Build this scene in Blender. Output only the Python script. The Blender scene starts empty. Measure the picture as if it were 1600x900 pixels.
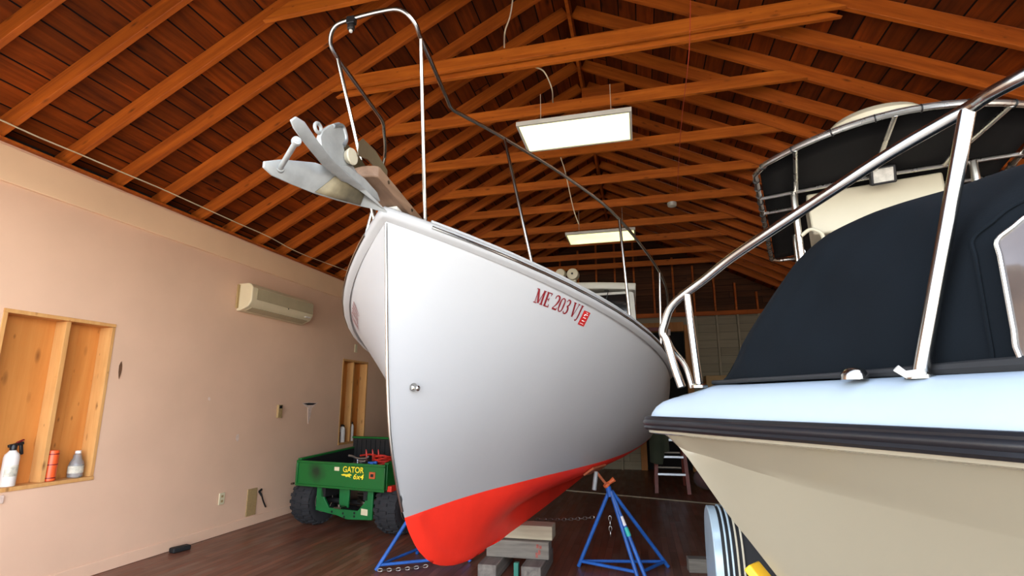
import bpy, bmesh, math, random
import numpy as np
from mathutils import Vector, Matrix

random.seed(7)
SKY, SUN, HAZE, EXPO = .36, 4.4, .85, 2.06
SUNDIR = (-.35, -1, -1.1)
SC = bpy.context.scene
COL = SC.collection

# ------------------------------------------------------------------ camera geometry
FPX, CX, CY, EYE = 796.0, 800.0, 470.7, 1.4
def _rot(w):
    w = np.array(w); t = np.linalg.norm(w); k = w / t
    K = np.array([[0, -k[2], k[1]], [k[2], 0, -k[0]], [-k[1], k[0], 0]])
    return np.eye(3) + math.sin(t) * K + (1 - math.cos(t)) * K @ K
RC = _rot([-1.95843515e-01, 2.42032202e-01, -2.53432753e-02]) @ np.array([[1, 0, 0], [0, 0, -1], [0, 1, 0]], float)
CAM = np.array([0, 0, EYE])
def ray(x, y):
    return RC.T @ np.array([(x - CX) / FPX, (y - CY) / FPX, 1.0])
def at(x, y, axis, val):
    """The point of the plane (world axis = val) that the photograph shows at x, y."""
    r = ray(x, y); return Vector(CAM + r * ((val - CAM[axis]) / r[axis]))
def onplane(x, y, p0, n):
    r = ray(x, y); p0 = np.array(p0); n = np.array(n)
    return Vector(CAM + r * (((p0 - CAM) @ n) / (r @ n)))

class Frame:
    """A heading on the floor: origin, aft/forward axis a, side axis l; local (s, l, z)."""
    def __init__(self, o, a, l):
        a = np.array([a[0], a[1], 0.0]); l = np.array([l[0], l[1], 0.0])
        self.a = a / np.linalg.norm(a); self.l = l / np.linalg.norm(l); self.o = np.array([o[0], o[1], 0.0])
    def W(self, s, l, z):
        return Vector(self.o + self.a * s + self.l * l + np.array([0, 0, z]))
    def loc(self, P):
        d = np.array(P) - self.o; return (d @ self.a, d @ self.l, P[2])
    def onl(self, px, py, l):
        return self.loc(onplane(px, py, self.o + self.l * l, self.l))
    def ons(self, px, py, s):
        return self.loc(onplane(px, py, self.o + self.a * s, self.a))
    def V(self, s, l, z):
        return Vector(self.a * s + self.l * l + np.array([0, 0, z]))

# ------------------------------------------------------------------ mesh builder
class MB:
    def __init__(self):
        self.v = []; self.f = []
    def add(self, vs, fs):
        b = len(self.v); self.v += [Vector(p) for p in vs]; self.f += [tuple(b + i for i in q) for q in fs]; return self
    def obox(self, c, ax, h):
        c = Vector(c); X, Y, Z = [Vector(a).normalized() * k for a, k in zip(ax, h)]
        vs = [c + X * i + Y * j + Z * k for k in (-1, 1) for j in (-1, 1) for i in (-1, 1)]
        fs = [(0, 2, 3, 1), (4, 5, 7, 6), (0, 1, 5, 4), (2, 6, 7, 3), (0, 4, 6, 2), (1, 3, 7, 5)]
        if X.cross(Y).dot(Z) < 0: fs = [q[::-1] for q in fs]
        return self.add(vs, fs)
    def box(self, lo, hi):
        lo = Vector(lo); hi = Vector(hi)
        return self.obox((lo + hi) / 2, ((1, 0, 0), (0, 1, 0), (0, 0, 1)), (hi - lo) / 2)
    def bar(self, p, q, up, w, h):
        """a rectangular bar from p to q; w across, h along up"""
        p = Vector(p); q = Vector(q); d = (q - p); L = d.length; d.normalize()
        s = d.cross(Vector(up)).normalized(); u = s.cross(d)
        return self.obox((p + q) / 2, (d, s, u), (L / 2, w / 2, h / 2))
    def tube(self, pts, r, n=10, closed=False, caps=True):
        pts = [Vector(p) for p in pts]; m = len(pts)
        rad = r if isinstance(r, (list, tuple)) else [r] * m
        tan = []
        for i in range(m):
            a = pts[(i - 1) % m] if (closed or i > 0) else pts[i]
            b = pts[(i + 1) % m] if (closed or i < m - 1) else pts[i]
            t = (b - a); tan.append(t.normalized() if t.length > 1e-9 else Vector((0, 0, 1)))
        ref = Vector((0, 0, 1)) if abs(tan[0].z) < 0.9 else Vector((1, 0, 0))
        nrm = (ref - tan[0] * ref.dot(tan[0])).normalized()
        vs = []
        for i in range(m):
            nrm = (nrm - tan[i] * nrm.dot(tan[i]))
            nrm.normalize(); bi = tan[i].cross(nrm)
            vs += [pts[i] + (nrm * math.cos(2 * math.pi * k / n) + bi * math.sin(2 * math.pi * k / n)) * rad[i] for k in range(n)]
        fs = []
        for i in range(m if closed else m - 1):
            j = (i + 1) % m
            for k in range(n):
                fs.append((i * n + k, i * n + (k + 1) % n, j * n + (k + 1) % n, j * n + k))
        if caps and not closed:
            fs.append(tuple(range(n))[::-1]); fs.append(tuple((m - 1) * n + k for k in range(n)))
        return self.add(vs, fs)
    def lathe(self, prof, c, axis=(0, 0, 1), n=24):
        """profile of (radius, height) turned about axis through c"""
        c = Vector(c); A = Vector(axis).normalized()
        R = Vector((1, 0, 0)) if abs(A.x) < 0.9 else Vector((0, 1, 0))
        X = (R - A * R.dot(A)).normalized(); Y = A.cross(X)
        vs = []; fs = []
        for (r, z) in prof:
            vs += [c + A * z + (X * math.cos(2 * math.pi * k / n) + Y * math.sin(2 * math.pi * k / n)) * max(r, 1e-5) for k in range(n)]
        for i in range(len(prof) - 1):
            for k in range(n):
                fs.append((i * n + k, i * n + (k + 1) % n, (i + 1) * n + (k + 1) % n, (i + 1) * n + k))
        fs.append(tuple(range(n))[::-1]); fs.append(tuple((len(prof) - 1) * n + k for k in range(n)))
        return self.add(vs, fs)
    def prism(self, poly, ext):
        n = len(poly); e = Vector(ext); P = [Vector(p) for p in poly]
        vs = P + [p + e for p in P]
        fs = [tuple(range(n))[::-1], tuple(range(n, 2 * n))] + [(i, (i + 1) % n, n + (i + 1) % n, n + i) for i in range(n)]
        return self.add(vs, fs)
    def grid(self, rows, closed=False, flip=False):
        m = len(rows); n = len(rows[0]); fs = []
        for i in range(m - 1):
            for j in range(n if closed else n - 1):
                q = (i * n + j, i * n + (j + 1) % n, (i + 1) * n + (j + 1) % n, (i + 1) * n + j)
                fs.append(q[::-1] if flip else q)
        return self.add([p for r in rows for p in r], fs)
    def torus(self, c, ax, R, r, n=12, k=6, stretch=1.0, sdir=None):
        A = Vector(ax).normalized()
        X = Vector(sdir).normalized() if sdir is not None else (Vector((1, 0, 0)) if abs(A.x) < .9 else Vector((0, 1, 0)))
        X = (X - A * X.dot(A)).normalized(); Y = A.cross(X)
        return self.tube([Vector(c) + X * math.cos(2 * math.pi * i / n) * R * stretch + Y * math.sin(2 * math.pi * i / n) * R for i in range(n)], r, k, closed=True)
    def build(self, name, mat, parent=None, label=None, bevel=0, smooth=35, seg=2, solid=0, recalc=True, origin=None, subsurf=0):
        off = Vector((0, 0, 0))
        q = parent
        while q is not None:
            off += q.location; q = q.parent
        o_loc = Vector(origin) if origin is not None else Vector((0, 0, 0))
        me = bpy.data.meshes.new(name)
        me.from_pydata([tuple(p - off - o_loc) for p in self.v], [], self.f)
        if recalc:
            bm = bmesh.new(); bm.from_mesh(me)
            bmesh.ops.remove_doubles(bm, verts=bm.verts, dist=1e-6)
            bmesh.ops.recalc_face_normals(bm, faces=bm.faces); bm.to_mesh(me); bm.free()
        if smooth:
            for p in me.polygons: p.use_smooth = True
            try: me.set_sharp_from_angle(angle=math.radians(smooth))
            except Exception: pass
        me.materials.append(mat)
        o = bpy.data.objects.new(name, me); COL.objects.link(o)
        o.location = o_loc
        if parent is not None: o.parent = parent
        if label: o['label'] = label
        if solid:
            m = o.modifiers.new('solid', 'SOLIDIFY'); m.thickness = solid; m.offset = 0
        if bevel:
            m = o.modifiers.new('bevel', 'BEVEL'); m.width = bevel; m.segments = seg; m.limit_method = 'ANGLE'; m.angle_limit = math.radians(40)
        if subsurf:
            m = o.modifiers.new('sub', 'SUBSURF'); m.levels = subsurf; m.render_levels = subsurf
        return o

def tag(o, label, cat, group=None, kind=None):
    o['label'] = label; o['category'] = cat
    if group: o['group'] = group
    if kind: o['kind'] = kind
    return o
def thing(name, loc, label, cat, group=None):
    o = bpy.data.objects.new(name, None); COL.objects.link(o); o.location = Vector(loc); o.empty_display_size = .1
    return tag(o, label, cat, group)
def struct(o, label=None, cat=None, group=None):
    o['kind'] = 'structure'
    if label: o['label'] = label
    if cat: o['category'] = cat
    if group: o['group'] = group
    return o
def copy_tree(o, parent=None, dloc=(0, 0, 0)):
    c = o.copy(); COL.objects.link(c)
    if parent is not None: c.parent = parent
    else: c.location = o.location + Vector(dloc)
    for ch in list(o.children): copy_tree(ch, c)
    return c

def smooth_path(pts, n=6, closed=False):
    P = [Vector(p) for p in pts]; out = []
    m = len(P)
    for i in range(m if closed else m - 1):
        p0 = P[(i - 1) % m] if (closed or i > 0) else P[0] * 2 - P[1]
        p1 = P[i]; p2 = P[(i + 1) % m]
        p3 = P[(i + 2) % m] if (closed or i + 2 < m) else P[m - 1] * 2 - P[m - 2]
        for k in range(n):
            t = k / n
            out.append(.5 * (2 * p1 + (p2 - p0) * t + (2 * p0 - 5 * p1 + 4 * p2 - p3) * t * t + (3 * p1 - p0 - 3 * p2 + p3) * t ** 3))
    if not closed: out.append(P[-1])
    return out
def round_path(pts, r, n=5):
    """polyline with each inner corner rounded by radius-like length r"""
    P = [Vector(p) for p in pts]; out = [P[0]]
    for i in range(1, len(P) - 1):
        a = (P[i - 1] - P[i]); b = (P[i + 1] - P[i])
        ra = min(r, a.length * .45); rb = min(r, b.length * .45)
        A = P[i] + a.normalized() * ra; B = P[i] + b.normalized() * rb
        for k in range(n + 1):
            t = k / n; out.append(A * (1 - t) ** 2 + P[i] * 2 * t * (1 - t) + B * t * t)
    out.append(P[-1]); return out
def pchip(xs, ys):
    xs = np.array(xs, float); ys = np.array(ys, float); h = np.diff(xs); d = np.diff(ys) / h
    m = np.zeros(len(xs)); m[0] = d[0]; m[-1] = d[-1]
    for i in range(1, len(xs) - 1):
        if d[i - 1] * d[i] > 0:
            w1 = 2 * h[i] + h[i - 1]; w2 = h[i] + 2 * h[i - 1]; m[i] = (w1 + w2) / (w1 / d[i - 1] + w2 / d[i])
    def f(x):
        x = min(max(x, xs[0]), xs[-1]); i = min(int(np.searchsorted(xs, x, 'right')) - 1, len(h) - 1); i = max(i, 0)
        t = (x - xs[i]) / h[i]
        return float((1 + 2 * t) * (1 - t) ** 2 * ys[i] + t * (1 - t) ** 2 * h[i] * m[i] + t * t * (3 - 2 * t) * ys[i + 1] + t * t * (t - 1) * h[i] * m[i + 1])
    return f
def sstep(a, b, x):
    t = min(max((x - a) / (b - a), 0), 1); return t * t * (3 - 2 * t)

# ------------------------------------------------------------------ materials
def lin(c):
    return tuple(((v / 255) / 12.92 if v / 255 <= .04045 else (((v / 255) + .055) / 1.055) ** 2.4) for v in c) + (1,)
class NT:
    def __init__(self, name):
        self.m = bpy.data.materials.new(name); self.m.use_nodes = True
        self.t = self.m.node_tree; self.n = self.t.nodes; self.b = self.n['Principled BSDF']
    def node(self, typ, **kw):
        x = self.n.new(typ)
        for k, v in kw.items():
            if k in ('operation', 'blend_type', 'data_type', 'feature', 'distance', 'noise_dimensions', 'noise_type', 'wave_type', 'bands_direction', 'clamp', 'vector_type', 'voronoi_dimensions'): setattr(x, k, v)
            else: x.inputs[k].default_value = v
        return x
    def link(self, a, b): self.t.links.new(a, b)
    def math(self, op, a, b=None, c=None):
        x = self.n.new('ShaderNodeMath'); x.operation = op
        for i, v in enumerate((a, b, c)):
            if v is None: continue
            if isinstance(v, (int, float)): x.inputs[i].default_value = v
            else: self.link(v, x.inputs[i])
        return x.outputs[0]
    def mix(self, fac, a, b, blend='MIX'):
        x = self.n.new('ShaderNodeMix'); x.data_type = 'RGBA'; x.blend_type = blend
        for s, v in ((x.inputs[0], fac), (x.inputs[6], a), (x.inputs[7], b)):
            if isinstance(v, (int, float)): s.default_value = v
            elif isinstance(v, tuple): s.default_value = v
            else: self.link(v, s)
        return x.outputs[2]
    def ramp(self, fac, stops):
        x = self.n.new('ShaderNodeValToRGB'); e = x.color_ramp.elements
        while len(e) < len(stops): e.new(.5)
        for el, (p, c) in zip(e, stops): el.position = p; el.color = c if len(c) == 4 else (*c, 1)
        self.link(fac, x.inputs[0]); return x.outputs[0]
    def coords(self, scale=(1, 1, 1), jitter=True, which='Object'):
        tc = self.n.new('ShaderNodeTexCoord'); v = tc.outputs[which]
        if jitter:
            oi = self.n.new('ShaderNodeObjectInfo')
            ad = self.n.new('ShaderNodeVectorMath'); ad.operation = 'ADD'
            mu = self.math('MULTIPLY', oi.outputs['Random'], 37.0)
            self.link(v, ad.inputs[0]); self.link(mu, ad.inputs[1]); v = ad.outputs[0]
        mp = self.n.new('ShaderNodeMapping'); mp.inputs['Scale'].default_value = scale
        self.link(v, mp.inputs[0]); return mp.outputs[0]
    def noise(self, v, scale, detail=4, rough=.55, dist=0):
        x = self.n.new('ShaderNodeTexNoise'); x.inputs['Scale'].default_value = scale; x.inputs['Detail'].default_value = detail
        x.inputs['Roughness'].default_value = rough; x.inputs['Distortion'].default_value = dist
        self.link(v, x.inputs['Vector']); return x.outputs['Fac']
    def bump(self, h, strength=.2, dist=.01):
        x = self.n.new('ShaderNodeBump'); x.inputs['Strength'].default_value = strength; x.inputs['Distance'].default_value = dist
        self.link(h, x.inputs['Height']); self.link(x.outputs[0], self.b.inputs['Normal'])
    def set(self, **kw):
        for k, v in kw.items():
            s = self.b.inputs[k.replace('_', ' ')]
            if isinstance(v, (int, float, tuple)): s.default_value = v
            else: self.link(v, s)
        return self
def paint(name, c, rough=.5, metal=0, var=.06, nscale=6, bump=0, coat=0, spec=.5):
    t = NT(name); L = lin(c)
    n = t.noise(t.coords(), nscale, 4)
    dk = tuple(x * (1 - var * 2) for x in L[:3]) + (1,); lt = tuple(min(1, x * (1 + var)) for x in L[:3]) + (1,)
    t.set(Base_Color=t.ramp(n, [(.3, dk), (.7, lt)]), Roughness=rough, Metallic=metal)
    t.b.inputs['Specular IOR Level'].default_value = spec
    if coat: t.b.inputs['Coat Weight'].default_value = coat; t.b.inputs['Coat Roughness'].default_value = .05
    if bump: t.bump(t.noise(t.coords(), nscale * 12, 3), bump, .003)
    return t.m
def wood(name, c1, c2, grain=0, rough=.6, knots=.6, scale=1.0, knotc=(50, 25, 10), stain=None, gray=0):
    """grain: index of the axis the grain runs along"""
    t = NT(name)
    sc = [16 * scale] * 3; sc[grain] = 1.1 * scale
    v = t.coords(tuple(sc))
    n = t.noise(v, 1.0, 6, .6, .6)
    col = t.ramp(n, [(.28, lin(c1)), (.72, lin(c2))])
    v2 = t.coords((1.3 * scale,) * 3)
    n2 = t.noise(v2, 1.5, 3)
    col = t.mix(t.math('MULTIPLY', n2, .5), col, lin(tuple(x * .72 for x in c1)))
    if stain: col = t.mix(t.math('MULTIPLY', t.noise(t.coords((.9, .9, .9)), 2.2, 5), .8), col, lin(stain))
    if knots:
        ks = [7.5 * scale] * 3; ks[grain] = 2.6 * scale
        vo = t.node('ShaderNodeTexVoronoi', Scale=1.0); t.link(t.coords(tuple(ks)), vo.inputs['Vector'])
        k = t.math('SMOOTH_MAX', t.math('SUBTRACT', 1.0, t.math('MULTIPLY', vo.outputs['Distance'], 6.5)), 0.0, .05)
        col = t.mix(t.math('MULTIPLY', k, knots), col, lin(knotc))
    if knots:
        ks = [13 * scale] * 3; ks[grain] = 5.5 * scale
        vo = t.node('ShaderNodeTexVoronoi', Scale=1.0); t.link(t.coords(tuple(ks)), vo.inputs['Vector'])
        k = t.math('SMOOTH_MAX', t.math('SUBTRACT', 1.0, t.math('MULTIPLY', vo.outputs['Distance'], 9.0)), 0.0, .05)
        col = t.mix(t.math('MULTIPLY', k, knots * .8), col, lin(knotc))
    t.set(Base_Color=col, Roughness=rough)
    t.b.inputs['Specular IOR Level'].default_value = .3
    t.bump(n, .25, .004)
    return t.m
def boards(name, c1, c2, pitch, axis, grain, gap=.012, rough=.6, gapc=(14, 8, 5), knots=.7, jointlen=2.6, stain=None, spec=.3, tonevar=.65, gloss_patch=False):
    """a boarded surface: boards of width pitch counted along axis, running along grain"""
    t = NT(name)
    tc = t.n.new('ShaderNodeTexCoord'); sp = t.n.new('ShaderNodeSeparateXYZ'); t.link(tc.outputs['Object'], sp.inputs[0])
    u = t.math('DIVIDE', sp.outputs[axis], pitch); g = sp.outputs[grain]
    idx = t.math('FLOOR', u); fr = t.math('SUBTRACT', u, idx)
    wn = t.n.new('ShaderNodeTexWhiteNoise'); wn.noise_dimensions = '1D'; t.link(idx, wn.inputs['W'])
    gj = t.math('ADD', t.math('DIVIDE', g, jointlen), t.math('MULTIPLY', wn.outputs['Value'], 7.3))
    jdx = t.math('FLOOR', gj); jfr = t.math('SUBTRACT', gj, jdx)
    wn2 = t.n.new('ShaderNodeTexWhiteNoise'); wn2.noise_dimensions = '2D'
    cv = t.n.new('ShaderNodeCombineXYZ'); t.link(idx, cv.inputs[0]); t.link(jdx, cv.inputs[1]); t.link(cv.outputs[0], wn2.inputs['Vector'])
    off = t.n.new('ShaderNodeCombineXYZ'); t.link(t.math('MULTIPLY', wn2.outputs['Value'], 40), off.inputs[0]); t.link(t.math('MULTIPLY', wn2.outputs['Value'], 91), off.inputs[1])
    ad = t.n.new('ShaderNodeVectorMath'); ad.operation = 'ADD'; t.link(tc.outputs['Object'], ad.inputs[0]); t.link(off.outputs[0], ad.inputs[1])
    def mp(sc):
        m = t.n.new('ShaderNodeMapping'); m.inputs['Scale'].default_value = sc; t.link(ad.outputs[0], m.inputs[0]); return m.outputs[0]
    s = [15, 15, 15]; s[grain] = 1.2
    n = t.noise(mp(tuple(s)), 1.0, 6, .6, .7)
    col = t.ramp(n, [(.25, lin(c1)), (.75, lin(c2))])
    tone = t.math('ADD', t.math('MULTIPLY', wn2.outputs['Value'], tonevar), 1.0 - tonevar * .7)
    tv = t.n.new('ShaderNodeCombineColor'); [t.link(tone, tv.inputs[i]) for i in range(3)]
    col = t.mix(1.0, col, tv.outputs[0], 'MULTIPLY')
    if stain: col = t.mix(t.math('MULTIPLY', t.math('POWER', t.noise(mp((1, 1, 1)), 1.6, 5), 2.0), 1.3), col, lin(stain))
    if knots:
        ks = [5.5] * 3; ks[grain] = 2.2
        vo = t.node('ShaderNodeTexVoronoi', Scale=1.0); t.link(mp(tuple(ks)), vo.inputs['Vector'])
        k = t.math('SMOOTH_MAX', t.math('SUBTRACT', 1.0, t.math('MULTIPLY', vo.outputs['Distance'], 6.0)), 0.0, .05)
        col = t.mix(t.math('MULTIPLY', k, knots), col, lin((30, 14, 6)))
    e = t.math('LESS_THAN', t.math('MINIMUM', fr, t.math('SUBTRACT', 1.0, fr)), gap)
    je = t.math('LESS_THAN', t.math('MINIMUM', jfr, t.math('SUBTRACT', 1.0, jfr)), gap * pitch / jointlen)
    e = t.math('MAXIMUM', e, je)
    col = t.mix(e, col, lin(gapc))
    t.set(Base_Color=col, Roughness=rough)
    if gloss_patch:
        p = t.noise(mp((1, 1, 1)), 1.1, 5)
        t.set(Roughness=t.math('ADD', t.math('MULTIPLY', p, .5), rough - .2))
    t.b.inputs['Specular IOR Level'].default_value = spec
    t.bump(t.math('ADD', n, t.math('MULTIPLY', e, -3)), .3, .004)
    return t.m
def metal(name, c=(215, 213, 208), rough=.12, var=.02):
    t = NT(name); n = t.noise(t.coords(), 14, 3)
    t.set(Base_Color=t.ramp(n, [(.3, tuple(x * (1 - var) for x in lin(c)[:3]) + (1,)), (.7, lin(c))]), Metallic=1.0, Roughness=t.math('ADD', t.math('MULTIPLY', n, .08), rough - .04))
    return t.m
def fabric(name, c, rough=.9, sheen=.2, fold=0):
    t = NT(name); v = t.coords()
    n = t.noise(v, 3.5, 5)
    L = lin(c)
    t.set(Base_Color=t.ramp(n, [(.3, tuple(x * .8 for x in L[:3]) + (1,)), (.7, tuple(x * 1.15 for x in L[:3]) + (1,))]), Roughness=rough)
    t.b.inputs['Sheen Weight'].default_value = sheen; t.b.inputs['Specular IOR Level'].default_value = .15
    w = t.noise(v, 260, 2)
    f = t.noise(v, 2.4, 2, .4, .8)
    t.bump(t.math('ADD', t.math('MULTIPLY', w, .06), t.math('MULTIPLY', f, fold)), .5, .02)
    return t.m
def emit(name, c, strength):
    t = NT(name); t.set(Base_Color=(.8, .8, .7, 1), Roughness=.5)
    n = t.noise(t.coords((1, 1, 1)), 2.5, 2)
    t.b.inputs['Emission Color'].default_value = lin(c); t.set(Emission_Strength=t.math('MULTIPLY', t.math('ADD', n, .6), strength)); return t.m

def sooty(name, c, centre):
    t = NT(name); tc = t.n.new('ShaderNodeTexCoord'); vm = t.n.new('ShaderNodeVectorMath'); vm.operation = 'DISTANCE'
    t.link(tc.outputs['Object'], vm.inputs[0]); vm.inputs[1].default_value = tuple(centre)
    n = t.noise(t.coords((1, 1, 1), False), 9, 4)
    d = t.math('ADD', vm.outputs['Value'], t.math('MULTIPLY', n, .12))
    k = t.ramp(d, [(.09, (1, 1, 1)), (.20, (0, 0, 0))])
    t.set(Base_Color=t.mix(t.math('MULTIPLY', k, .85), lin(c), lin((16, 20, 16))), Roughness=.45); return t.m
M = {}
M['wall'] = paint('pink_beige_wall_paint', (224, 186, 157), .75, var=.03, nscale=1.6, bump=.03)
M['wall_band'] = paint('bounce_tinted_band_paint', (236, 199, 160), .75, var=.03, nscale=1.6, bump=.03)  # wall paint made creamier: orange bounce from the roof put into the colour
M['ceil'] = boards('stained_roof_boards', (84, 33, 6), (168, 76, 14), .19, 0, 1, .035, .7, knots=1.0, jointlen=5.2, stain=(34, 15, 7), spec=.15)
M['rafter'] = wood('rafter_wood', (146, 66, 13), (212, 110, 30), 0, .6, .9, 1.2, (70, 32, 12))
M['tie'] = wood('collar_tie_wood', (160, 76, 17), (222, 122, 36), 0, .55, .9, 1.2, (80, 36, 14))
M['floor'] = boards('worn_floor_boards', (88, 42, 26), (134, 68, 42), .066, 0, 1, .02, .34, (16, 10, 8), .2, 1.7, (128, 104, 88), .4, gloss_patch=True)
M['gable'] = boards('dark_gable_boards', (58, 34, 20), (92, 56, 32), .14, 2, 0, .03, .8, knots=.5, jointlen=2.2)
M['whiteboards'] = boards('painted_wall_boards', (140, 132, 112), (158, 149, 128), .17, 2, 0, .02, .7, (90, 82, 70), 0, 3.4, tonevar=.15)
M['studwhite'] = paint('painted_stud', (160, 150, 128), .7)
M['lumber'] = wood('new_pine_lumber', (212, 152, 88), (232, 180, 114), 2, .6, .85, 1.3, (95, 45, 15))
M['ply'] = wood('pine_panel', (204, 128, 58), (226, 156, 82), 2, .6, .9, .8, (88, 40, 12))
M['trimwood'] = wood('door_trim_wood', (170, 112, 58), (196, 138, 78), 2, .6, .4)
M['dark'] = paint('dark_void', (14, 12, 11), .9)  # near-black colour standing in for unlit depth
M['white'] = paint('white_gelcoat', (165, 165, 165), .3, var=.01, nscale=1.2, spec=.22)
M['white2'] = paint('white_deck_gelcoat', (190, 188, 180), .4, var=.01, nscale=2)
M['red'] = paint('red_bottom_paint', (250, 54, 36), .5, var=.05, nscale=2.2, spec=.35)
M['chrome'] = metal('polished_stainless', (180, 178, 172), .19)
M['steel'] = metal('dull_stainless', (112, 104, 94), .36)
M['bronze'] = paint('dark_bronze_plate', (96, 82, 62), .35, .4, .1)
M['worn'] = paint('worn_olive_metal', (116, 106, 82), .6, .2, .2, 14)
M['deck2'] = paint('bluish_white_deck', (146, 158, 168), .4, var=.01, nscale=2)
M['scar'] = paint('brown_scar', (112, 76, 50), .8, var=.2, nscale=30)
M['alu'] = metal('anodised_tube', (214, 212, 206), .28)
M['galv'] = metal('galvanised_steel', (168, 172, 174), .55, .2)
M['galvw'] = paint('galvanised_grey', (146, 148, 146), .5, .1, .12, 9)
M['pulpit'] = wood('weathered_pulpit_wood', (104, 80, 62), (140, 112, 90), 1, .55, .15, 1.0)
M['letter'] = paint('dark_red_lettering', (116, 12, 22), .45)
M['sticker'] = paint('red_sticker', (178, 26, 24), .45)
M['stickerw'] = paint('white_print', (232, 226, 220), .5)
M['glassdark'] = paint('dark_windshield_glass', (18, 18, 20), .06, var=0, spec=.8)
M['black'] = paint('black_rubber', (20, 20, 22), .45, var=.1)
M['blackmat'] = paint('black_plastic', (16, 16, 17), .7)
M['rub'] = paint('black_rub_rail', (17, 18, 22), .36, var=.08)
M['tan'] = paint('tan_gelcoat', (126, 119, 102), .2, var=.015, nscale=1.5, coat=.4)
M['canvas'] = fabric('navy_canvas', (5, 10, 15), .95, 0, .9)
M['ttop'] = fabric('black_top_canvas', (5, 5, 6), .9, .03, .3)
M['cream'] = paint('cream_plastic', (182, 174, 152), .45, var=.02)
M['vinyl'] = paint('clear_vinyl_window', (84, 74, 68), .08, var=.3, nscale=3, spec=.8)
M['lamp'] = paint('lamp_lens', (206, 204, 196), .2, var=.15, nscale=30)
M['green'] = paint('green_vehicle_paint', (8, 96, 36), .4, var=.12, nscale=3)
M['greend'] = paint('green_frame_paint', (12, 104, 50), .45, var=.1)
M['tyre'] = paint('tyre_rubber', (38, 38, 41), .85, var=.15, nscale=20, bump=.2)
M['bedliner'] = paint('black_bed_liner', (18, 18, 20), .6)
M['yellow'] = paint('yellow_decal', (240, 220, 50), .5)
M['blue'] = paint('blue_stand_paint', (34, 92, 172), .45, var=.15, nscale=8)
M['orange'] = paint('orange_stand_paint', (198, 92, 44), .6, var=.15)
M['padwood'] = wood('stand_pad_wood', (150, 78, 48), (176, 98, 62), 0, .7, .1)
M['chain'] = metal('chain_steel', (150, 148, 142), .4)
M['timber'] = wood('weathered_timber', (98, 92, 84), (150, 142, 130), 0, .85, .25, 1.1, (60, 52, 44))
M['timbery'] = wood('weathered_timber_long', (92, 86, 80), (140, 132, 122), 1, .85, .25, 1.1, (60, 52, 44))
M['timberl'] = wood('pale_timber', (150, 138, 116), (190, 178, 152), 0, .85, .25, 1.1, (110, 72, 50))
M['teal'] = paint('teal_tape', (52, 186, 168), .5)
M['tealpaint'] = paint('teal_paint', (34, 110, 92), .5)
M['plate'] = paint('ivory_plate', (214, 202, 168), .5, var=.02)
M['tanpanel'] = paint('tan_vent_panel', (170, 142, 96), .7, var=.08, nscale=30)
M['ac'] = paint('cream_plastic_case', (216, 202, 168), .45, var=.02)
M['acd'] = paint('beige_grille', (178, 164, 132), .55, var=.03)
M['fixture'] = paint('white_fixture', (200, 198, 188), .5)
M['lightemit'] = emit('fluorescent_diffuser', (255, 252, 178), .46)
M['lightdim'] = emit('fluorescent_diffuser_far', (255, 252, 168), .40)
M['bottlewhite'] = paint('white_cylinder_paint', (226, 220, 214), .35, var=.02)
M['orangecan'] = paint('orange_canister', (232, 92, 40), .4, var=.05)
M['plaster'] = paint('broken_plaster', (226, 200, 184), .9, var=.1, nscale=20)
M['wire'] = paint('cream_wire', (206, 190, 160), .5)
M['redwire'] = paint('red_string', (170, 60, 34), .6)
M['tarp'] = fabric('olive_tarp', (70, 76, 60), .8, .1, .8)
M['bag'] = fabric('mauve_sack', (112, 84, 84), .9, .1, .9)
M['ladderside'] = paint('red_fibreglass', (128, 62, 50), .5)
M['ladder'] = metal('ladder_aluminium', (190, 196, 204), .35)
M['redcoil'] = paint('red_cable', (206, 46, 30), .45)
M['fender'] = paint('pale_blue_fender', (176, 196, 206), .3, .2, .03, coat=.3)
M['card'] = paint('cardboard', (176, 146, 102), .8)
M['ground'] = paint('sunlit_gravel', (206, 198, 186), .9, var=.1, nscale=4)
M['siding'] = paint('outer_siding', (180, 170, 156), .8)
M['yel'] = paint('yellow_bow_stop', (222, 170, 30), .5)
# water jug
t = NT('clear_jug_plastic'); t.set(Base_Color=(.86, .84, .8, 1), Roughness=.12, IOR=1.4); t.b.inputs['Transmission Weight'].default_value = .75
M['jug'] = t.m
M['juglabel'] = paint('jug_label', (206, 200, 182), .6, var=.2, nscale=40)

# ------------------------------------------------------------------ the building
XL, XRW, YF, YB = -4.495, 3.44, 1.0, 11.6
XRI, ZEAVE, SLOPE = -.527, 3.31, .52
ZR = ZEAVE + SLOPE * (XRI - XL); ANG = math.atan(SLOPE)
W1 = (2.668, 3.506, .773, 2.09); W2 = (7.135, 7.905, .773, 2.085)

fl = MB().box((-4.75, YF, -.1), (3.7, YB + .3, 0)).build('floor', M['floor'], smooth=0); struct(fl)
gr = MB().box((-40, -45, -.25), (40, YF - .002, -.004)).build('ground', M['ground'], smooth=0); struct(gr)

def wall_x(name, x0, x1, openings, mat, ztop):
    mb = MB(); ys = YF
    for (a, b, z0, z1) in sorted(openings):
        mb.box((x0, ys, 0), (x1, a, ztop)); mb.box((x0, a, 0), (x1, b, z0)); mb.box((x0, a, z1), (x1, b, ztop)); ys = b
    mb.box((x0, ys, 0), (x1, YB, ztop))
    o = MB.build(mb, name, mat, smooth=0, recalc=False); return struct(o)
WL = wall_x('wall_left', XL - .16, XL, [W1, W2], M['wall'], ZEAVE - .004)
wall_x('wall_right', XRW, XRW + .16, [], M['wall'], ZEAVE - .004)
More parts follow.
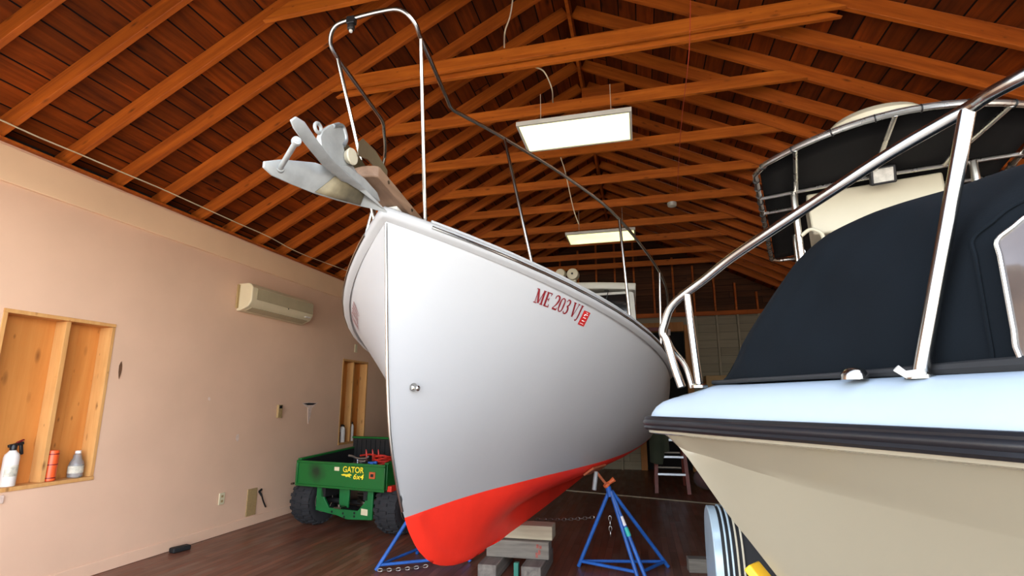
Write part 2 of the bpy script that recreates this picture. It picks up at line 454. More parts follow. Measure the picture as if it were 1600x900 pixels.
# back wall: painted boarding below the plate, dark boards in the gable
DX0, DX1, DZ = .08, .99, 2.93
bw = MB(); bw.box((XL - .16, YB + .04, 0), (DX0, YB + .2, ZEAVE)); bw.box((DX1, YB + .04, 0), (XRW + .16, YB + .2, ZEAVE)); bw.box((DX0, YB + .04, DZ), (DX1, YB + .2, ZEAVE))
struct(bw.build('wall_back', M['whiteboards'], smooth=0, recalc=False))
gb = MB().prism([(XL - .3, YB + .1, ZEAVE - .02), (XRW + .3, YB + .1, ZEAVE - .02), (XRI, YB + .1, ZR + .3)], (0, .1, 0))
struct(gb.build('wall_back_gable', M['gable'], smooth=0))
# front wall: a wide door opening with a closed gable over it
fw = MB(); fw.box((XL - .16, YF - .16, 0), (-4.25, YF, ZEAVE)); fw.box((3.2, YF - .16, 0), (XRW + .16, YF, ZEAVE)); fw.box((-4.25, YF - .16, 3.2), (3.2, YF, ZEAVE))
fw.prism([(XL - .3, YF - .16, ZEAVE), (XRW + .3, YF - .16, ZEAVE), (XRI, YF - .16, ZR + .3)], (0, .16, 0))
struct(fw.build('wall_front', M['siding'], smooth=0, recalc=False))
# far doorway of the back wall: a near-black slab painted as its unlit opening
dr = MB().box((DX0 - .05, YB + .202, -.05), (DX1 + .05, YB + .24, DZ + .05)).build('doorway_dark_slab', M['dark'], smooth=0); struct(dr)
MB().box((DX1 - .0, YB - .03, 0), (DX1 + .13, YB + .038, DZ + .14)).build('door_frame', M['trimwood'], dr, bevel=.004)
MB().box((DX0 - .14, YB - .03, DZ + .0), (DX1 - .002, YB + .038, DZ + .2)).build('door_header', M['trimwood'], dr, bevel=.004)
MB().box((DX0 - .13, YB - .03, 0), (DX0, YB + .038, DZ - .002)).build('door_frame', M['trimwood'], dr, bevel=.004)
# plate and studs of the back wall
struct(MB().box((XL, YB - .05, ZEAVE - .06), (XRW, YB + .036, ZEAVE + .03)).build('trim_2', M['rafter'], smooth=0))
for k in range(19):
    x = XL + .25 + k * .423
    if x > XRW - .1: break
    zt = ZEAVE + SLOPE * (min(x - XL, XRW - x)) - .05
    if zt - ZEAVE > .15:
        o = MB().box((x - .02, YB + .02, ZEAVE + .032), (x + .02, YB + .098, zt)).build('gable_stud', M['rafter'], bevel=.003)
        struct(o, 'dark upright wooden stud in the far gable wall', 'stud', 'gable studs')
    if not (DX0 - .2 < x < DX1 + .2):
        o = MB().box((x - .02, YB - .04, 0), (x + .02, YB + .039, ZEAVE - .062)).build('wall_stud', M['studwhite'], bevel=.003)
        struct(o, 'painted upright stud on the far back wall', 'stud', 'wall studs of the back wall')

# left wall dressing
struct(MB().box((XL, YF, 3.01), (XL + .028, YB - .06, ZEAVE - .03)).build('trim_1', M['wall_band'], bevel=.004))
struct(MB().box((XL - .16, YF, ZEAVE - .003), (XL + .045, YB - .06, ZEAVE + .016)).build('trim_3', M['rafter'], smooth=0))
struct(MB().box((XL, YF, .002), (XL + .012, YB, .1)).build('baseboard_left', M['wall'], bevel=.003))
for k, (a, b, z0, z1) in enumerate((W1, W2)):
    w = MB().box((XL - .15, a + .001, z0 + .001), (XL - .135, b - .001, z1 - .001)).build('window_%d' % (k + 1), M['ply'], smooth=0); struct(w)
    t = .03
    MB().box((XL - .134, a + .001, z1 - t), (XL + .006, b - .001, z1 - .001)).build('window_head', M['lumber'], w, bevel=.002)
    MB().box((XL - .134, a + .001, z0 + .001), (XL + .012, b - .001, z0 + t)).build('window_sill', M['lumber'], w, bevel=.002)
    for y in (a + .001, b - t):
        MB().box((XL - .134, y, z0 + t + .001), (XL + .004, y + t - .001, z1 - t - .001)).build('window_jamb', M['lumber'], w, bevel=.002)
    ym = (3.135 if k == 0 else (a + b) / 2 - .02)
    MB().box((XL - .134, ym - .018, z0 + t + .001), (XL - .02, ym + .018, z1 - t - .001)).build('window_stud', M['lumber'], w, bevel=.002)
    if k == 0:
        MB().box((XL - .1345, ym + .018, z0 + t + .001), (XL - .125, ym + .16, z1 - t - .001)).build('window_board', M['ply'], w, bevel=.001)

# roof boards
LS = (XRI - XL) / math.cos(ANG)
for side in (0, 1):
    mb = MB().box((-.35, YF - .2, .152), (LS + .085, YB + .25, .185))
    o = mb.build('ceiling', M['ceil'], smooth=0); struct(o)
    if side == 0:
        o.location = (XL, 0, ZEAVE); o.rotation_euler = (0, -ANG, 0)
    else:
        o.location = (2 * XRI - XL, 0, ZEAVE); o.rotation_euler = (0, -ANG, math.pi); o.location.y = YF + YB + .05
    e = MB().box((-.02, YF, -.02), (.02, YB, .16)).build('eave_shade_panel', M['dark'], smooth=0); struct(e)  # added dark panel: keeps sky from leaking in, stands in for eave shade
    e.location = (XL - .14 if side == 0 else 2 * XRI - XL + .14, 0, ZEAVE)
# ridge board
struct(MB().box((XRI - .017, YF, ZR - .06), (XRI + .017, YB, ZR + .13)).build('ridge_beam', M['rafter'], smooth=0), 'long thin ridge board at the peak of the roof', 'beam')
# rafters
SP = .449; Y0 = 3.796
ORD = ['first', 'second', 'third', 'fourth', 'fifth', 'sixth', 'seventh', 'eighth', 'ninth', 'tenth', 'eleventh', 'twelfth', 'thirteenth', 'fourteenth', 'fifteenth', 'sixteenth', 'seventeenth', 'eighteenth', 'nineteenth', 'twentieth', 'twenty-first', 'twenty-second', 'twenty-third', 'twenty-fourth', 'twenty-fifth', 'twenty-sixth', 'twenty-seventh', 'twenty-eighth']
YS = [y for y in (Y0 + SP * k for k in range(-10, 17)) if y > YF + .06]
proto = MB().box((-.3, -.02, 0), (LS - .02, .02, .128)).build('rafter', M['rafter'], bevel=.003)
first = True
for side in (0, 1):
    for i, y in enumerate(YS):
        o = proto if first else proto.copy()
        if not first: COL.objects.link(o)
        first = False
        jig = random.uniform(-.02, .02)
        if side == 0: o.location = (XL, y + jig, ZEAVE + .018); o.rotation_euler = (0, -ANG, 0)
        else: o.location = (2 * XRI - XL, y + jig, ZEAVE + .018); o.rotation_euler = (0, -ANG, math.pi)
        struct(o, 'sloping wooden rafter, %s from the front on the %s' % (ORD[i], ('slope above the pink wall', 'slope above the black boat top')[side]), 'rafter', ('rafters of the slope above the pink wall', 'rafters of the slope above the black top')[side])
# collar ties
ZT = 4.262
hw = (ZT - ZEAVE) / SLOPE
tx0, tx1 = XL + hw + .0, 2 * XRI - XL - hw
def tie_mesh(h=.118):
    L0, L1 = tx0 - XRI, tx1 - XRI
    c = h / SLOPE
    return MB().prism([(L0, -.019, 0), (L1, -.019, 0), (L1 - c, -.019, h), (L0 + c, -.019, h)], (0, .038, 0))
tp = tie_mesh().build('collar_tie', M['tie'], bevel=.003)
n = 0
for k in range(-8, 17, 2):
    y = Y0 + SP * k
    if y > YB - .2: break
    if y < YF + .1: continue
    o = tp if n == 0 else tp.copy()
    if n: COL.objects.link(o)
    o.location = (XRI, y - .043, ZT + random.uniform(-.012, .012))
    struct(o, 'horizontal wooden collar tie, %s from the front' % ORD[n], 'roof beam', 'collar ties under the roof'); n += 1
    if k == 0:
        o2 = tp.copy(); COL.objects.link(o2); o2.location = (XRI, y + .043, ZT - .022)
        struct(o2, 'second board of the doubled collar tie, its lower twin behind', 'roof beam', 'collar ties under the roof')
# short boards under the ridge
for k in (0, 2, 4, 6):
    y = Y0 + SP * k
    o = MB().box((XRI + .02, y - .06, 4.98), (XRI + .52, y - .024, 5.1)).build('ridge_gusset', M['rafter'], bevel=.003)
    struct(o, 'short level board nailed across the rafters near the ridge, %s from the front' % ORD[k // 2], 'roof beam', 'short boards near the ridge')
o = MB().box((-1.22, 2.96, 4.72), (-1.1, 3.2, 4.82)).build('roof_block', M['rafter'], bevel=.004)
struct(o, 'short wooden block between two rafters', 'block')
# threshold strip across the floor and darker far floor
p = at(870, 765, 2, 0); q = at(1120, 788, 2, 0)
d = (q - p).normalized()
struct(MB().bar(p - d * 2.2 + Vector((0, 0, .006)), q + d * 2.2 + Vector((0, 0, .006)), (0, 0, 1), .05, .012).build('trim_4', M['timberl'], smooth=0))

# ------------------------------------------------------------------ lights of the room
for i, (yc, m, lab) in enumerate(((4.31, M['lightemit'], 'nearer glowing fluorescent ceiling fixture hung below the collar ties'), (7.43, M['lightdim'], 'farther glowing fluorescent ceiling fixture above the boat wheelhouse'))):
    zc = 3.83; x0, x1 = -.965, .045; hd = .255
    T = thing('ceiling_light', ((x0 + x1) / 2, yc, zc), lab, 'ceiling light', 'fluorescent ceiling fixtures')
    fr = MB()
    b = .022
    fr.box((x0, yc - hd, zc), (x1, yc - hd + b, zc + .04)); fr.box((x0, yc + hd - b, zc), (x1, yc + hd, zc + .04))
    fr.box((x0, yc - hd + b, zc), (x0 + b, yc + hd - b, zc + .04)); fr.box((x1 - b, yc - hd + b, zc), (x1, yc + hd - b, zc + .04))
    fr.box((x0 + .01, yc - hd + .01, zc + .03), (x1 - .01, yc + hd - .01, zc + .045))
    fr.build('fixture_frame', M['fixture'], T, recalc=False, smooth=0)
    MB().box((x0 + b + .001, yc - hd + b + .001, zc + .006), (x1 - b - .001, yc + hd - b - .001, zc + .014)).build('diffuser', m, T, smooth=0)
    for xx in (x0 + .18, x1 - .18):
        MB().tube([(xx, yc + .0, zc + .045), (xx, yc, ZT + .02)], .003, 6).build('hanger_wire', M['wire'], T)
w = smooth_path([at(802, -6, 1, 3.3), at(797, 25, 1, 3.3), at(789, 50, 1, 3.3), at(788, 74, 1, 3.55)], 8)
tag(MB().tube(w, .006, 8).build('electric_cable', M['wire']), 'loose white cable dangling from the roof above the first collar tie', 'cable')
w = smooth_path([at(834, 104, 1, 3.9), at(850, 112, 1, 3.95), at(862, 138, 1, 3.98), at(864, 160, 1, 4.3)], 8)
tag(MB().tube(w, .006, 8).build('electric_cable', M['wire']), 'short curved cable end hanging below the doubled collar tie', 'cable')
w = smooth_path([at(876, 246, 1, 5.2), at(883, 268, 1, 5.25), at(890, 300, 1, 5.3), at(897, 330, 1, 5.4), at(904, 350, 1, 5.5)], 6)
tag(MB().tube(w, .005, 6).build('electric_cable', M['wire']), 'thin cable hanging behind the nearer ceiling fixture', 'cable')
w = [at(1079, -4, 1, 3.3), at(1076, 90, 1, 3.42), at(1064, 200, 1, 4.3), at(1058, 300, 1, 5.6)]
tag(MB().tube(smooth_path(w, 4), .003, 6).build('hanging_string', M['redwire']), 'thin red string hanging from the roof past the collar ties', 'string')
P = [(0, 187), (62, 215), (125, 241), (188, 268), (250, 294), (310, 321), (370, 348), (420, 370), (470, 396), (545, 424)]
nrm = np.array([-SLOPE, 0, 1.0]); p0 = np.array([XL, 0, ZEAVE + .006])
w = [onplane(x, y, p0, nrm) for x, y in P]
w = [w[0] - (w[1] - w[0]) * 2] + w + [w[-1] + (w[-1] - w[-2]) * 2]
tag(MB().tube(smooth_path(w, 5), .006, 8).build('electric_cable', M['wire']), 'long cream cable stapled under the rafters along the pink wall', 'cable')
c = at(1050, 320, 2, ZT - .03)
tag(MB().lathe([(.0, -.035), (.035, -.033), (.06, -.02), (.066, 0), (.066, .03)], c, n=24).build('smoke_detector', M['fixture'], origin=c), 'small round white smoke detector under a collar tie', 'smoke detector')

# ------------------------------------------------------------------ white motor boat on keel blocks
B1 = Frame((-1.22, 2.245), (math.sin(.061), math.cos(.061)), (math.cos(.061), -math.sin(.061)))
BP = B1.W
LOA = 6.25
f_stem = pchip([0, .03, .064, .093, .139, .204, .267, .313, .374, .488, .648, .84, 1.064, 1.343, 1.67, 2.15, 7.2],
               [2.349, 2.068, 1.745, 1.493, 1.244, 1.054, .907, .822, .732, .619, .519, .452, .405, .380, .376, .380, .384])
f_inv = pchip([.376, .38, .405, .452, .519, .619, .732, .822, .907, 1.054, 1.244, 1.493, 1.745, 2.068, 2.349],
              [1.67, 1.343, 1.064, .84, .648, .488, .374, .313, .267, .204, .139, .093, .064, .03, 0])
f_wl = pchip([0, .39, .76, 1.02, 1.41, 1.84, 2.33, 3.1, 3.9, 4.8, 7.2], [0, .07, .165, .258, .40, .57, .735, .90, .985, 1.03, 1.02])
def f_hb(s):
    u = max(0, 1 - s / 3.33); h = 1.32 * (1 - u ** 3.26)
    return h - .12 * sstep(4.5, 7.0, s)
def f_zs(s): return (2.349 - .366 * s + .0545 * s * s) if s < 3.358 else 1.7345 + .006 * (s - 3.358)
def f_sh(s): return f_hb(max(0.0, s - f_inv(f_zs(s))))
def f_zw(s): return .814 + .032 * s - .0022 * max(0, s - 2.6) ** 2
def hull_h(s, z):
    zs = f_zs(s); zw = f_zw(s); zk = f_stem(s); x = max(0.0, s - f_inv(z))
    if z >= zw:
        f = min(1.0, (z - zw) / max(1e-4, zs - zw))
        q = f ** (1.0 + .25 * (1 - sstep(.6, 3.0, s)))
        h = (1 - q) * f_wl(x) + q * f_hb(x)
        h += .10 * sstep(1.2, 3.5, s) * math.sin(math.pi * f) * .8
        return h
    r = (z - zk) / max(1e-4, zw - zk); r = min(max(r, 0), 1)
    a = sstep(.7, 2.2, s)
    fwd = r ** .85
    aft = .06 + .94 * sstep(.30, 1.05, r) ** .8 if r > .30 else .06
    aft = max(aft, .06)
    b = (1 - a) * fwd + a * min(1.0, aft / (.06 + .94 * sstep(.30, 1.05, 1.0) ** .8))
    k = .028 * min(1, x / .1)
    return max(f_wl(max(0, s - f_inv(zw))) * b, k) if x > 0 else 0.0
stations = sorted(set([round(.36 + .1 * k, 3) for k in range(30)] + [0, .008, .018, .03, .047, .064, .08, .093, .115, .139, .17, .204, .24, .267, .29, .313, .345, .374, .43, .488, .56, .648, .74, .84, .95, 1.064, 1.2, 1.343, 1.5, 1.67, 1.9, 2.15, 2.4, 2.7, 3.0, 3.4, 3.8, 4.3, 4.9, 5.6, LOA]))
def hull_rows(lo, hi, n, sgn, s_min=0):
    rows = []
    for s in stations:
        if s < s_min: continue
        a, b = lo(s), hi(s); row = []
        for i in range(n + 1):
            z = a + (b - a) * i / n
            h = hull_h(s, z)
            if s == 0: h = 0
            row.append(BP(s, sgn * h, z))
        rows.append(row)
    return rows
boat = thing('motor_boat', BP(2.4, 0, .38), 'big white motor boat with red bottom paint, propped on timber blocks and blue stands', 'boat')
top_lo = lambda s: max(f_zw(s), f_stem(s))
mb = MB()
for sg in (1, -1): mb.grid(hull_rows(top_lo, f_zs, 20, sg))
mb.add([BP(LOA, l, z) for l, z in [(hull_h(LOA, f_zw(LOA) + (f_zs(LOA) - f_zw(LOA)) * i / 8), f_zw(LOA) + (f_zs(LOA) - f_zw(LOA)) * i / 8) for i in range(9)] + [(-hull_h(LOA, f_zw(LOA) + (f_zs(LOA) - f_zw(LOA)) * i / 8), f_zw(LOA) + (f_zs(LOA) - f_zw(LOA)) * i / 8) for i in range(8, -1, -1)]], [tuple(range(18))])
mb.build('hull', M['white'], boat, 'white upper hull', smooth=60)
mb = MB()
for sg in (1, -1): mb.grid(hull_rows(f_stem, lambda s: max(f_zw(s), f_stem(s)), 16, sg, .313))
mb.add([BP(LOA, l, z) for l, z in [(hull_h(LOA, f_stem(LOA) + (f_zw(LOA) - f_stem(LOA)) * i / 8), f_stem(LOA) + (f_zw(LOA) - f_stem(LOA)) * i / 8) for i in range(9)] + [(-hull_h(LOA, f_stem(LOA) + (f_zw(LOA) - f_stem(LOA)) * i / 8), f_stem(LOA) + (f_zw(LOA) - f_stem(LOA)) * i / 8) for i in range(8, -1, -1)]], [tuple(range(18))])
rows = [[BP(s, -hull_h(s, f_stem(s) + .0005) , f_stem(s)), BP(s, hull_h(s, f_stem(s) + .0005), f_stem(s))] for s in stations if s >= .84]
mb.grid(rows)
mb.build('bottom', M['red'], boat, 'red painted bottom below the waterline', smooth=60)
# deck
rows = []
for s in stations:
    h = f_sh(s) - .03; h = max(h, 0); z = f_zs(s) + .012
    rows.append([BP(s, h * k, z + .05 * (1 - k * k) * min(1, s)) for k in (-1, -.6, -.2, .2, .6, 1)])
MB().grid(rows).build('deck', M['white2'], boat, smooth=60)
# gunwale moulding swept round the bow
def sheer_path(off, dz, s0=.0):
    pts = []
    ss = [x for x in (.012, .03, .06, .1, .15, .22, .3, .4, .5, .65, .8, 1, 1.2, 1.4, 1.7, 2, 2.4, 2.8, 3.3, 3.9, 4.6, 5.4, LOA) if x >= s0]
    for s in ss:
        e = .004; tx = (f_sh(s + e) - f_sh(max(0, s - e))) ; ds = (s + e - max(0, s - e)); n = math.hypot(tx, ds)
        pts.append((s - tx / n * off, f_sh(s) + ds / n * off, f_zs(s) + dz))
    return pts
PROF = [(-.004, -.038), (.022, -.026), (.034, -.016), (.036, .006), (.034, .022), (.018, .036), (-.03, .038), (-.04, .02), (-.03, -.0)]
rows_p = [sheer_path(o, d) for o, d in PROF]
m = len(rows_p[0])
port = [[BP(*rows_p[j][i]) for j in range(len(PROF))] for i in range(m)]
star = [[BP(rows_p[j][i][0], -rows_p[j][i][1], rows_p[j][i][2]) for j in range(len(PROF))] for i in range(m)]
nose = [[BP(-.035 if o > 0 else .02, 0, f_zs(0) + d) for o, d in PROF]]
loop = port[::-1] + [[BP(-max(o, -.02) * 1.0, 0, f_zs(0) + d) for o, d in PROF]] + star
MB().grid(loop, closed=True).build('gunwale_moulding', M['white'], boat, smooth=50)
for sg in (1, -1):
    q = [BP(s, sg * l, z) for s, l, z in sheer_path(.038, .002, .15)]
    MB().tube(q, .0085, 8).build('rub_strip', M['chrome'], boat, 'polished metal strip along the gunwale')
    q = [BP(s, sg * l, z) for s, l, z in sheer_path(.012, .043, .12)]
    MB().tube(q, .009, 8).build('toe_rail', M['white'], boat)
# stem band
q = [BP(f_inv(z) - .004, 0, z) for z in [2.30, 2.2, 2.068, 1.9, 1.745, 1.6, 1.493, 1.35, 1.244, 1.15, 1.054, .98, .907, .86]]
MB().tube(q, .0075, 8).build('stem_band', M['chrome'], boat, 'polished metal strip down the stem')
def hull_hit(px, py, sgn=1):
    best = None; last = None
    r = ray(px, py)
    for k in range(40, 900):
        P = CAM + r * (k * .01); s, l, z = B1.loc(P)
        if s < 0 or s > LOA or z > f_zs(s) or z < f_stem(s): last = None; continue
        d = sgn * l - hull_h(s, z)
        if last is not None and last > 0 and d <= 0:
            t = last / (last - d); P = CAM + r * ((k - 1 + t) * .01); return B1.loc(P)
        last = d
    return None
def on_hull(s, z, sgn, off=.0025):
    e = .01
    h = hull_h(s, z); hs = (hull_h(s + e, z) - hull_h(s - e, z)) / (2 * e); hz = (hull_h(s, z + e) - hull_h(s, z - e)) / (2 * e)
    n = Vector((-hs, 1, -hz)).normalized() * off
    return BP(s + n.x, sgn * (h + n.y), z + n.z)
# lettering: serif strokes drawn in unit boxes
def glyph(ch):
    T, t = .20, .075   # thick and thin
    H = 1.0
    def st(x0, y0, x1, y1, w): return ('l', x0, y0, x1, y1, w)
    def sf(x, y, w=.36): return ('h', x - w / 2, y, x + w / 2, .06)
    if ch == 'M': return 1.0, [st(.14, 0, .14, 1, t), st(.86, 0, .86, 1, T), st(.16, 1, .48, .05, T), st(.5, .05, .82, 1, t), sf(.14, .03), sf(.84, .03), sf(.1, .97, .26), sf(.88, .97, .3)]
    if ch == 'E': return .74, [st(.2, 0, .2, 1, T), ('h', .06, .03, .7, .07), ('h', .06, .97, .66, .07), ('h', .2, .52, .5, .06), st(.68, .0, .64, .22, t), st(.64, 1, .6, .8, t), st(.48, .4, .48, .64, t)]
    if ch == '2': return .66, [('c', [(.08, .74), (.12, .92), (.3, 1.0), (.5, .92), (.55, .72), (.46, .5), (.28, .26), (.08, .06)], [.10, .1, .09, .16, .2, .17, .1, .08]), ('h', .06, .055, .58, .11), st(.58, .0, .62, .22, t)]
    if ch == '0': return .66, [('c', [(.33, .98), (.12, .84), (.08, .5), (.12, .16), (.33, .02), (.54, .16), (.58, .5), (.54, .84), (.33, .98)], [.07, .13, .19, .13, .07, .13, .19, .13, .07])]
    if ch == '3': return .64, [('c', [(.08, .82), (.18, .97), (.36, .98), (.5, .86), (.46, .66), (.26, .54)], [.1, .09, .1, .19, .15, .06]), ('c', [(.26, .54), (.48, .46), (.54, .25), (.42, .06), (.2, .02), (.06, .14)], [.06, .15, .2, .12, .08, .12])]
    if ch == 'V': return .8, [st(.12, 1, .4, 0, T), st(.44, .02, .7, 1, t), sf(.12, .97, .34), sf(.7, .97, .28)]
    if ch == 'J': return .5, [('c', [(.32, 1), (.32, .5), (.32, .1), (.22, -.12), (.06, -.1)], [T, T, T * .9, .1, .1]), sf(.32, .97, .36)]
    return .4, []
def strokes_to_quads(S):
    out = []
    for s in S:
        if s[0] == 'h':
            _, x0, y, x1, w = s; out.append([(x0, y - w / 2), (x1, y - w / 2), (x1, y + w / 2), (x0, y + w / 2)])
        elif s[0] == 'l':
            _, x0, y0, x1, y1, w = s
            n = 6
            for i in range(n):
                a, b = i / n, (i + 1) / n
                xa, ya, xb, yb = x0 + (x1 - x0) * a, y0 + (y1 - y0) * a, x0 + (x1 - x0) * b, y0 + (y1 - y0) * b
                out.append([(xa - w / 2, ya), (xa + w / 2, ya), (xb + w / 2, yb), (xb - w / 2, yb)])
        else:
            P = smooth_path([(x, y, 0) for x, y in s[1]], 5); W = smooth_path([(w, 0, 0) for w in s[2]], 5)
            for i in range(len(P) - 1):
                d = (P[i + 1] - P[i]).normalized(); nn = Vector((-d.y, d.x, 0))
                d2 = (P[min(i + 2, len(P) - 1)] - P[i + 1]); d2 = d2.normalized() if d2.length > 1e-6 else d; n2 = Vector((-d2.y, d2.x, 0))
                a, b = W[i].x / 2, W[i + 1].x / 2
                out.append([tuple((P[i] - nn * a)[:2]), tuple((P[i + 1] - n2 * b)[:2]), tuple((P[i + 1] + n2 * b)[:2]), tuple((P[i] + nn * a)[:2])])
    return out
A = hull_hit(833, 472); Bq = hull_hit(903, 499); Cq = hull_hit(840, 450)
txt = 'ME 203 VJ'
x = 0; quads = []; wd_ = 0
for ch in txt:
    if ch == ' ': x += .30; wd_ += 1; continue
    w, S = glyph(ch)
    quads += [(wd_, [(x + px, py) for px, py in q]) for q in strokes_to_quads(S)]
    x += w + .07
TW = x
LH = Cq[2] - A[2]; dsx = Bq[0] - A[0]; dzx = Bq[2] - A[2]; shs = (Cq[0] - A[0])
def text_pt(u, v, sgn, off=.004):
    """u in 0..1 along the lettering, v height in letter heights"""
    uu = u if sgn > 0 else u
    s = A[0] + dsx * uu + shs * v; z = A[2] + dzx * uu + LH * v
    return on_hull(s, z, sgn, off)
for sg in (1, -1):
    for k, word in enumerate(txt.split()):
        mb = MB()
        for wq, q in quads:
            if wq != k: continue
            P = [(a / TW, b) for a, b in q]
            if sg < 0: P = [(1 - a, b) for a, b in P]
            mb.add([text_pt(a, b, sg) for a, b in P], [(0, 1, 2, 3)])
        mb.build('registration_lettering', M['letter'], boat, 'dark red lettering ' + word, recalc=False)
    if sg > 0:
        u0, u1 = 1.035, 1.20
        st = MB().grid([[text_pt(u, v, sg) for v in (-.3, .05, .4, .75)] for u in (u0, (u0 + u1) / 2, u1)]).build('registration_sticker', M['sticker'], boat, 'square red sticker with white print')
        mb = MB()
        for (a, b, c, d) in ((.15, .7, .12, .03), (.25, .62, .52, .05), (.62, .7, .52, .05), (.2, .8, .33, .02), (.3, .6, .3, .06), (.3, .75, .75, .05), (.4, .65, .88, .04), (.25, .4, .66, .12)):
            mb.grid([[text_pt(u0 + (u1 - u0) * uu, -.3 + 1.05 * vv, sg, .0065) for vv in (c, c + d)] for uu in (a, b)])
        mb.build('sticker_print', M['stickerw'], st, recalc=False)
# towing eye on the bow
h = hull_hit(646, 605); P = on_hull(h[0], h[2], 1, 0); n = (on_hull(h[0], h[2], 1, .1) - P).normalized()
te = MB().lathe([(.0, -.004), (.021, -.004), (.022, .004), (.017, .012), (.014, .03), (.013, .045), (.006, .05), (0, .05)], P, n, 20).build('towing_eye', M['chrome'], boat, 'small polished metal fitting on the bow')
MB().obox(P + n * .012, (Vector((0, 0, 1)), n, n.cross(Vector((0, 0, 1)))), (.012, .012, .024)).build('eye_plate', M['chrome'], te, bevel=.004)
# bow rail
def rp(s, l, z): return (s, l, z)
PORT = [(-.153, .243, 3.199), (.29, .245, 3.055)]
def rail_at(px, py, l0):
    return B1.onl(px, py, l0)
def proj(P):
    q = RC @ (np.array(P) - CAM); return (FPX * q[0] / q[2] + CX, FPX * q[1] / q[2] + CY)
def find_s(px, a, b, fn):
    best = min((abs(proj(fn(a + (b - a) * k / 400))[0] - px), a + (b - a) * k / 400) for k in range(401)); return best[1]
footing = lambda s: BP(s, f_sh(s) - .03, f_zs(s) + .036)
s2, s3, s4 = find_s(833, .3, 1.2, footing), find_s(985, 1, 2, footing), find_s(1033, 1.8, 3, footing)
t2, t3, t4 = B1.ons(788, 216, s2), B1.ons(967.5, 342, s3), B1.ons(1030.5, 425, s4)
e5 = B1.ons(1045, 468, s4 + .55)

half = [(-.27, .09, 3.30), (-.262, .19, 3.287), (-.22, .243, 3.24), (-.153, .245, 3.199), (-.03, .24, 3.16), (.2, .228, 3.092), (.275, .228, 3.067), (.36, .27, 3.06), t2, ((t2[0] + t3[0]) / 2, (t2[1] + t3[1]) / 2 + .03, (t2[2] + t3[2]) / 2 + .01), t3, t4, (e5[0] - .1, e5[1] - .01, e5[2] - .05), (s4 + .8, 1.31, 2.05), (s4 + .85, f_sh(s4 + .85) - .03, f_zs(s4 + .85) + .036)]
full = [(s, -l, z) for s, l, z in half[::-1]] + half
RAILR = .0115
rail = MB().tube(smooth_path([BP(*p) for p in full], 5), RAILR, 10).build('bow_rail', M['chrome'], boat, 'polished tube bow rail')
for sg in (1, -1):
    base1 = (.15, f_sh(.15) - .03, f_zs(.15) + .036)
    for (bq, tq) in ((base1, (-.153, .245, 3.199)), ((s2, f_sh(s2) - .03, f_zs(s2) + .036), t2), ((s3, f_sh(s3) - .03, f_zs(s3) + .036), t3), ((s4, f_sh(s4) - .03, f_zs(s4) + .036), t4)):
        b = BP(bq[0], sg * bq[1], bq[2]); tt = BP(tq[0], sg * tq[1], tq[2])
        MB().tube([b, tt], .0105, 10).lathe([(.026, 0), (.026, .006), (.015, .012), (.0, .013)], b, (tt - b), 14).build('stanchion', M['chrome'], rail)
# small light clamped on the hoop of the rail
c = BP(-.27, -.085, 3.30)
lamp = MB().obox(c + Vector((0, 0, -.012)), ((1, 0, 0), (0, 1, 0), (0, 0, 1)), (.022, .015, .02)).lathe([(.015, 0), (.019, .01), (.018, .032), (0, .036)], c + Vector((0, -.0, -.065)), n=14).build('rail_lamp', M['black'], boat, 'small black lamp clamped on the bow rail', bevel=.003)
MB().lathe([(.0, -.01), (.008, -.008), (.009, 0), (.008, .004)], c + Vector((0, 0, -.067)), n=14).build('lamp_lens', M['lamp'], lamp)
# pulpit plank
def zpl(s): return 2.512 - .228 * (s + .225)
mb = MB(); out = []
for k in range(9):
    a = math.pi * k / 8
    out.append((-.20 - .025 * math.sin(a), -.08 * math.cos(a)))
poly = [(s, l) for s, l in out] + [(.42, .08), (.42, -.08)]
tp_ = [BP(s, l, zpl(s)) for s, l in poly]; bt_ = [BP(s, l, zpl(s) - .058) for s, l in poly]
n_ = len(poly)
mb.add(tp_ + bt_, [tuple(range(n_)), tuple(range(n_, 2 * n_))[::-1]] + [(i, n_ + i, n_ + (i + 1) % n_, (i + 1) % n_) for i in range(n_)])
pulpit = mb.build('bow_pulpit', M['pulpit'], boat, 'weathered wooden plank reaching out over the bow', bevel=.006)
for s in (-.12, .12):
    MB().lathe([(.009, 0), (.009, .003), (0, .004)], BP(s, .0802, zpl(s) - .027), B1.V(0, 1, 0), 10).build('bolt', M['steel'], pulpit)
MB().prism([BP(s, -.05, z) for s, z in ((.02, f_zs(0) + .03), (.45, f_zs(.4) + .06), (.42, zpl(.42) - .059), (.02, zpl(.02) - .059))], B1.V(0, .1, 0)).build('pulpit_chock', M['white2'], boat, bevel=.004)
# bow roller
rl = MB()
for l in (-.05, .05):
    P = [(-.09, zpl(-.09) + .002), (-.09, zpl(-.09) + .06), (-.20, zpl(-.20) + .085), (-.31, 2.60), (-.335, 2.57), (-.34, 2.50), (-.26, zpl(-.24) + .002)]
    rl.prism([BP(s, l - .003, z) for s, z in P], B1.V(0, .006, 0))
roller = rl.build('anchor_roller', M['bronze'], boat, 'dark metal cheek plates of the bow roller', bevel=.002)
MB().lathe([(.030, .014), (.033, .022), (.039, .036), (.036, .042)], BP(-.36, 0, 2.487), B1.V(0, 1, 0), 20).build('roller_wheel', M['cream'], roller, 'pale roller wheel')
# chocks on the port gunwale
for px in (712, 731):
    sq = find_s(px, .1, .6, footing); b = footing(sq); tq = (footing(sq + .03) - b).normalized()
    MB().tube(smooth_path([b - tq * .035, b - tq * .03 + Vector((0, 0, .022)), b + Vector((0, 0, .034)), b + tq * .03 + Vector((0, 0, .024)), b + tq * .036], 4), .008, 8).build('chock', M['chrome'], boat, 'curved polished line chock')
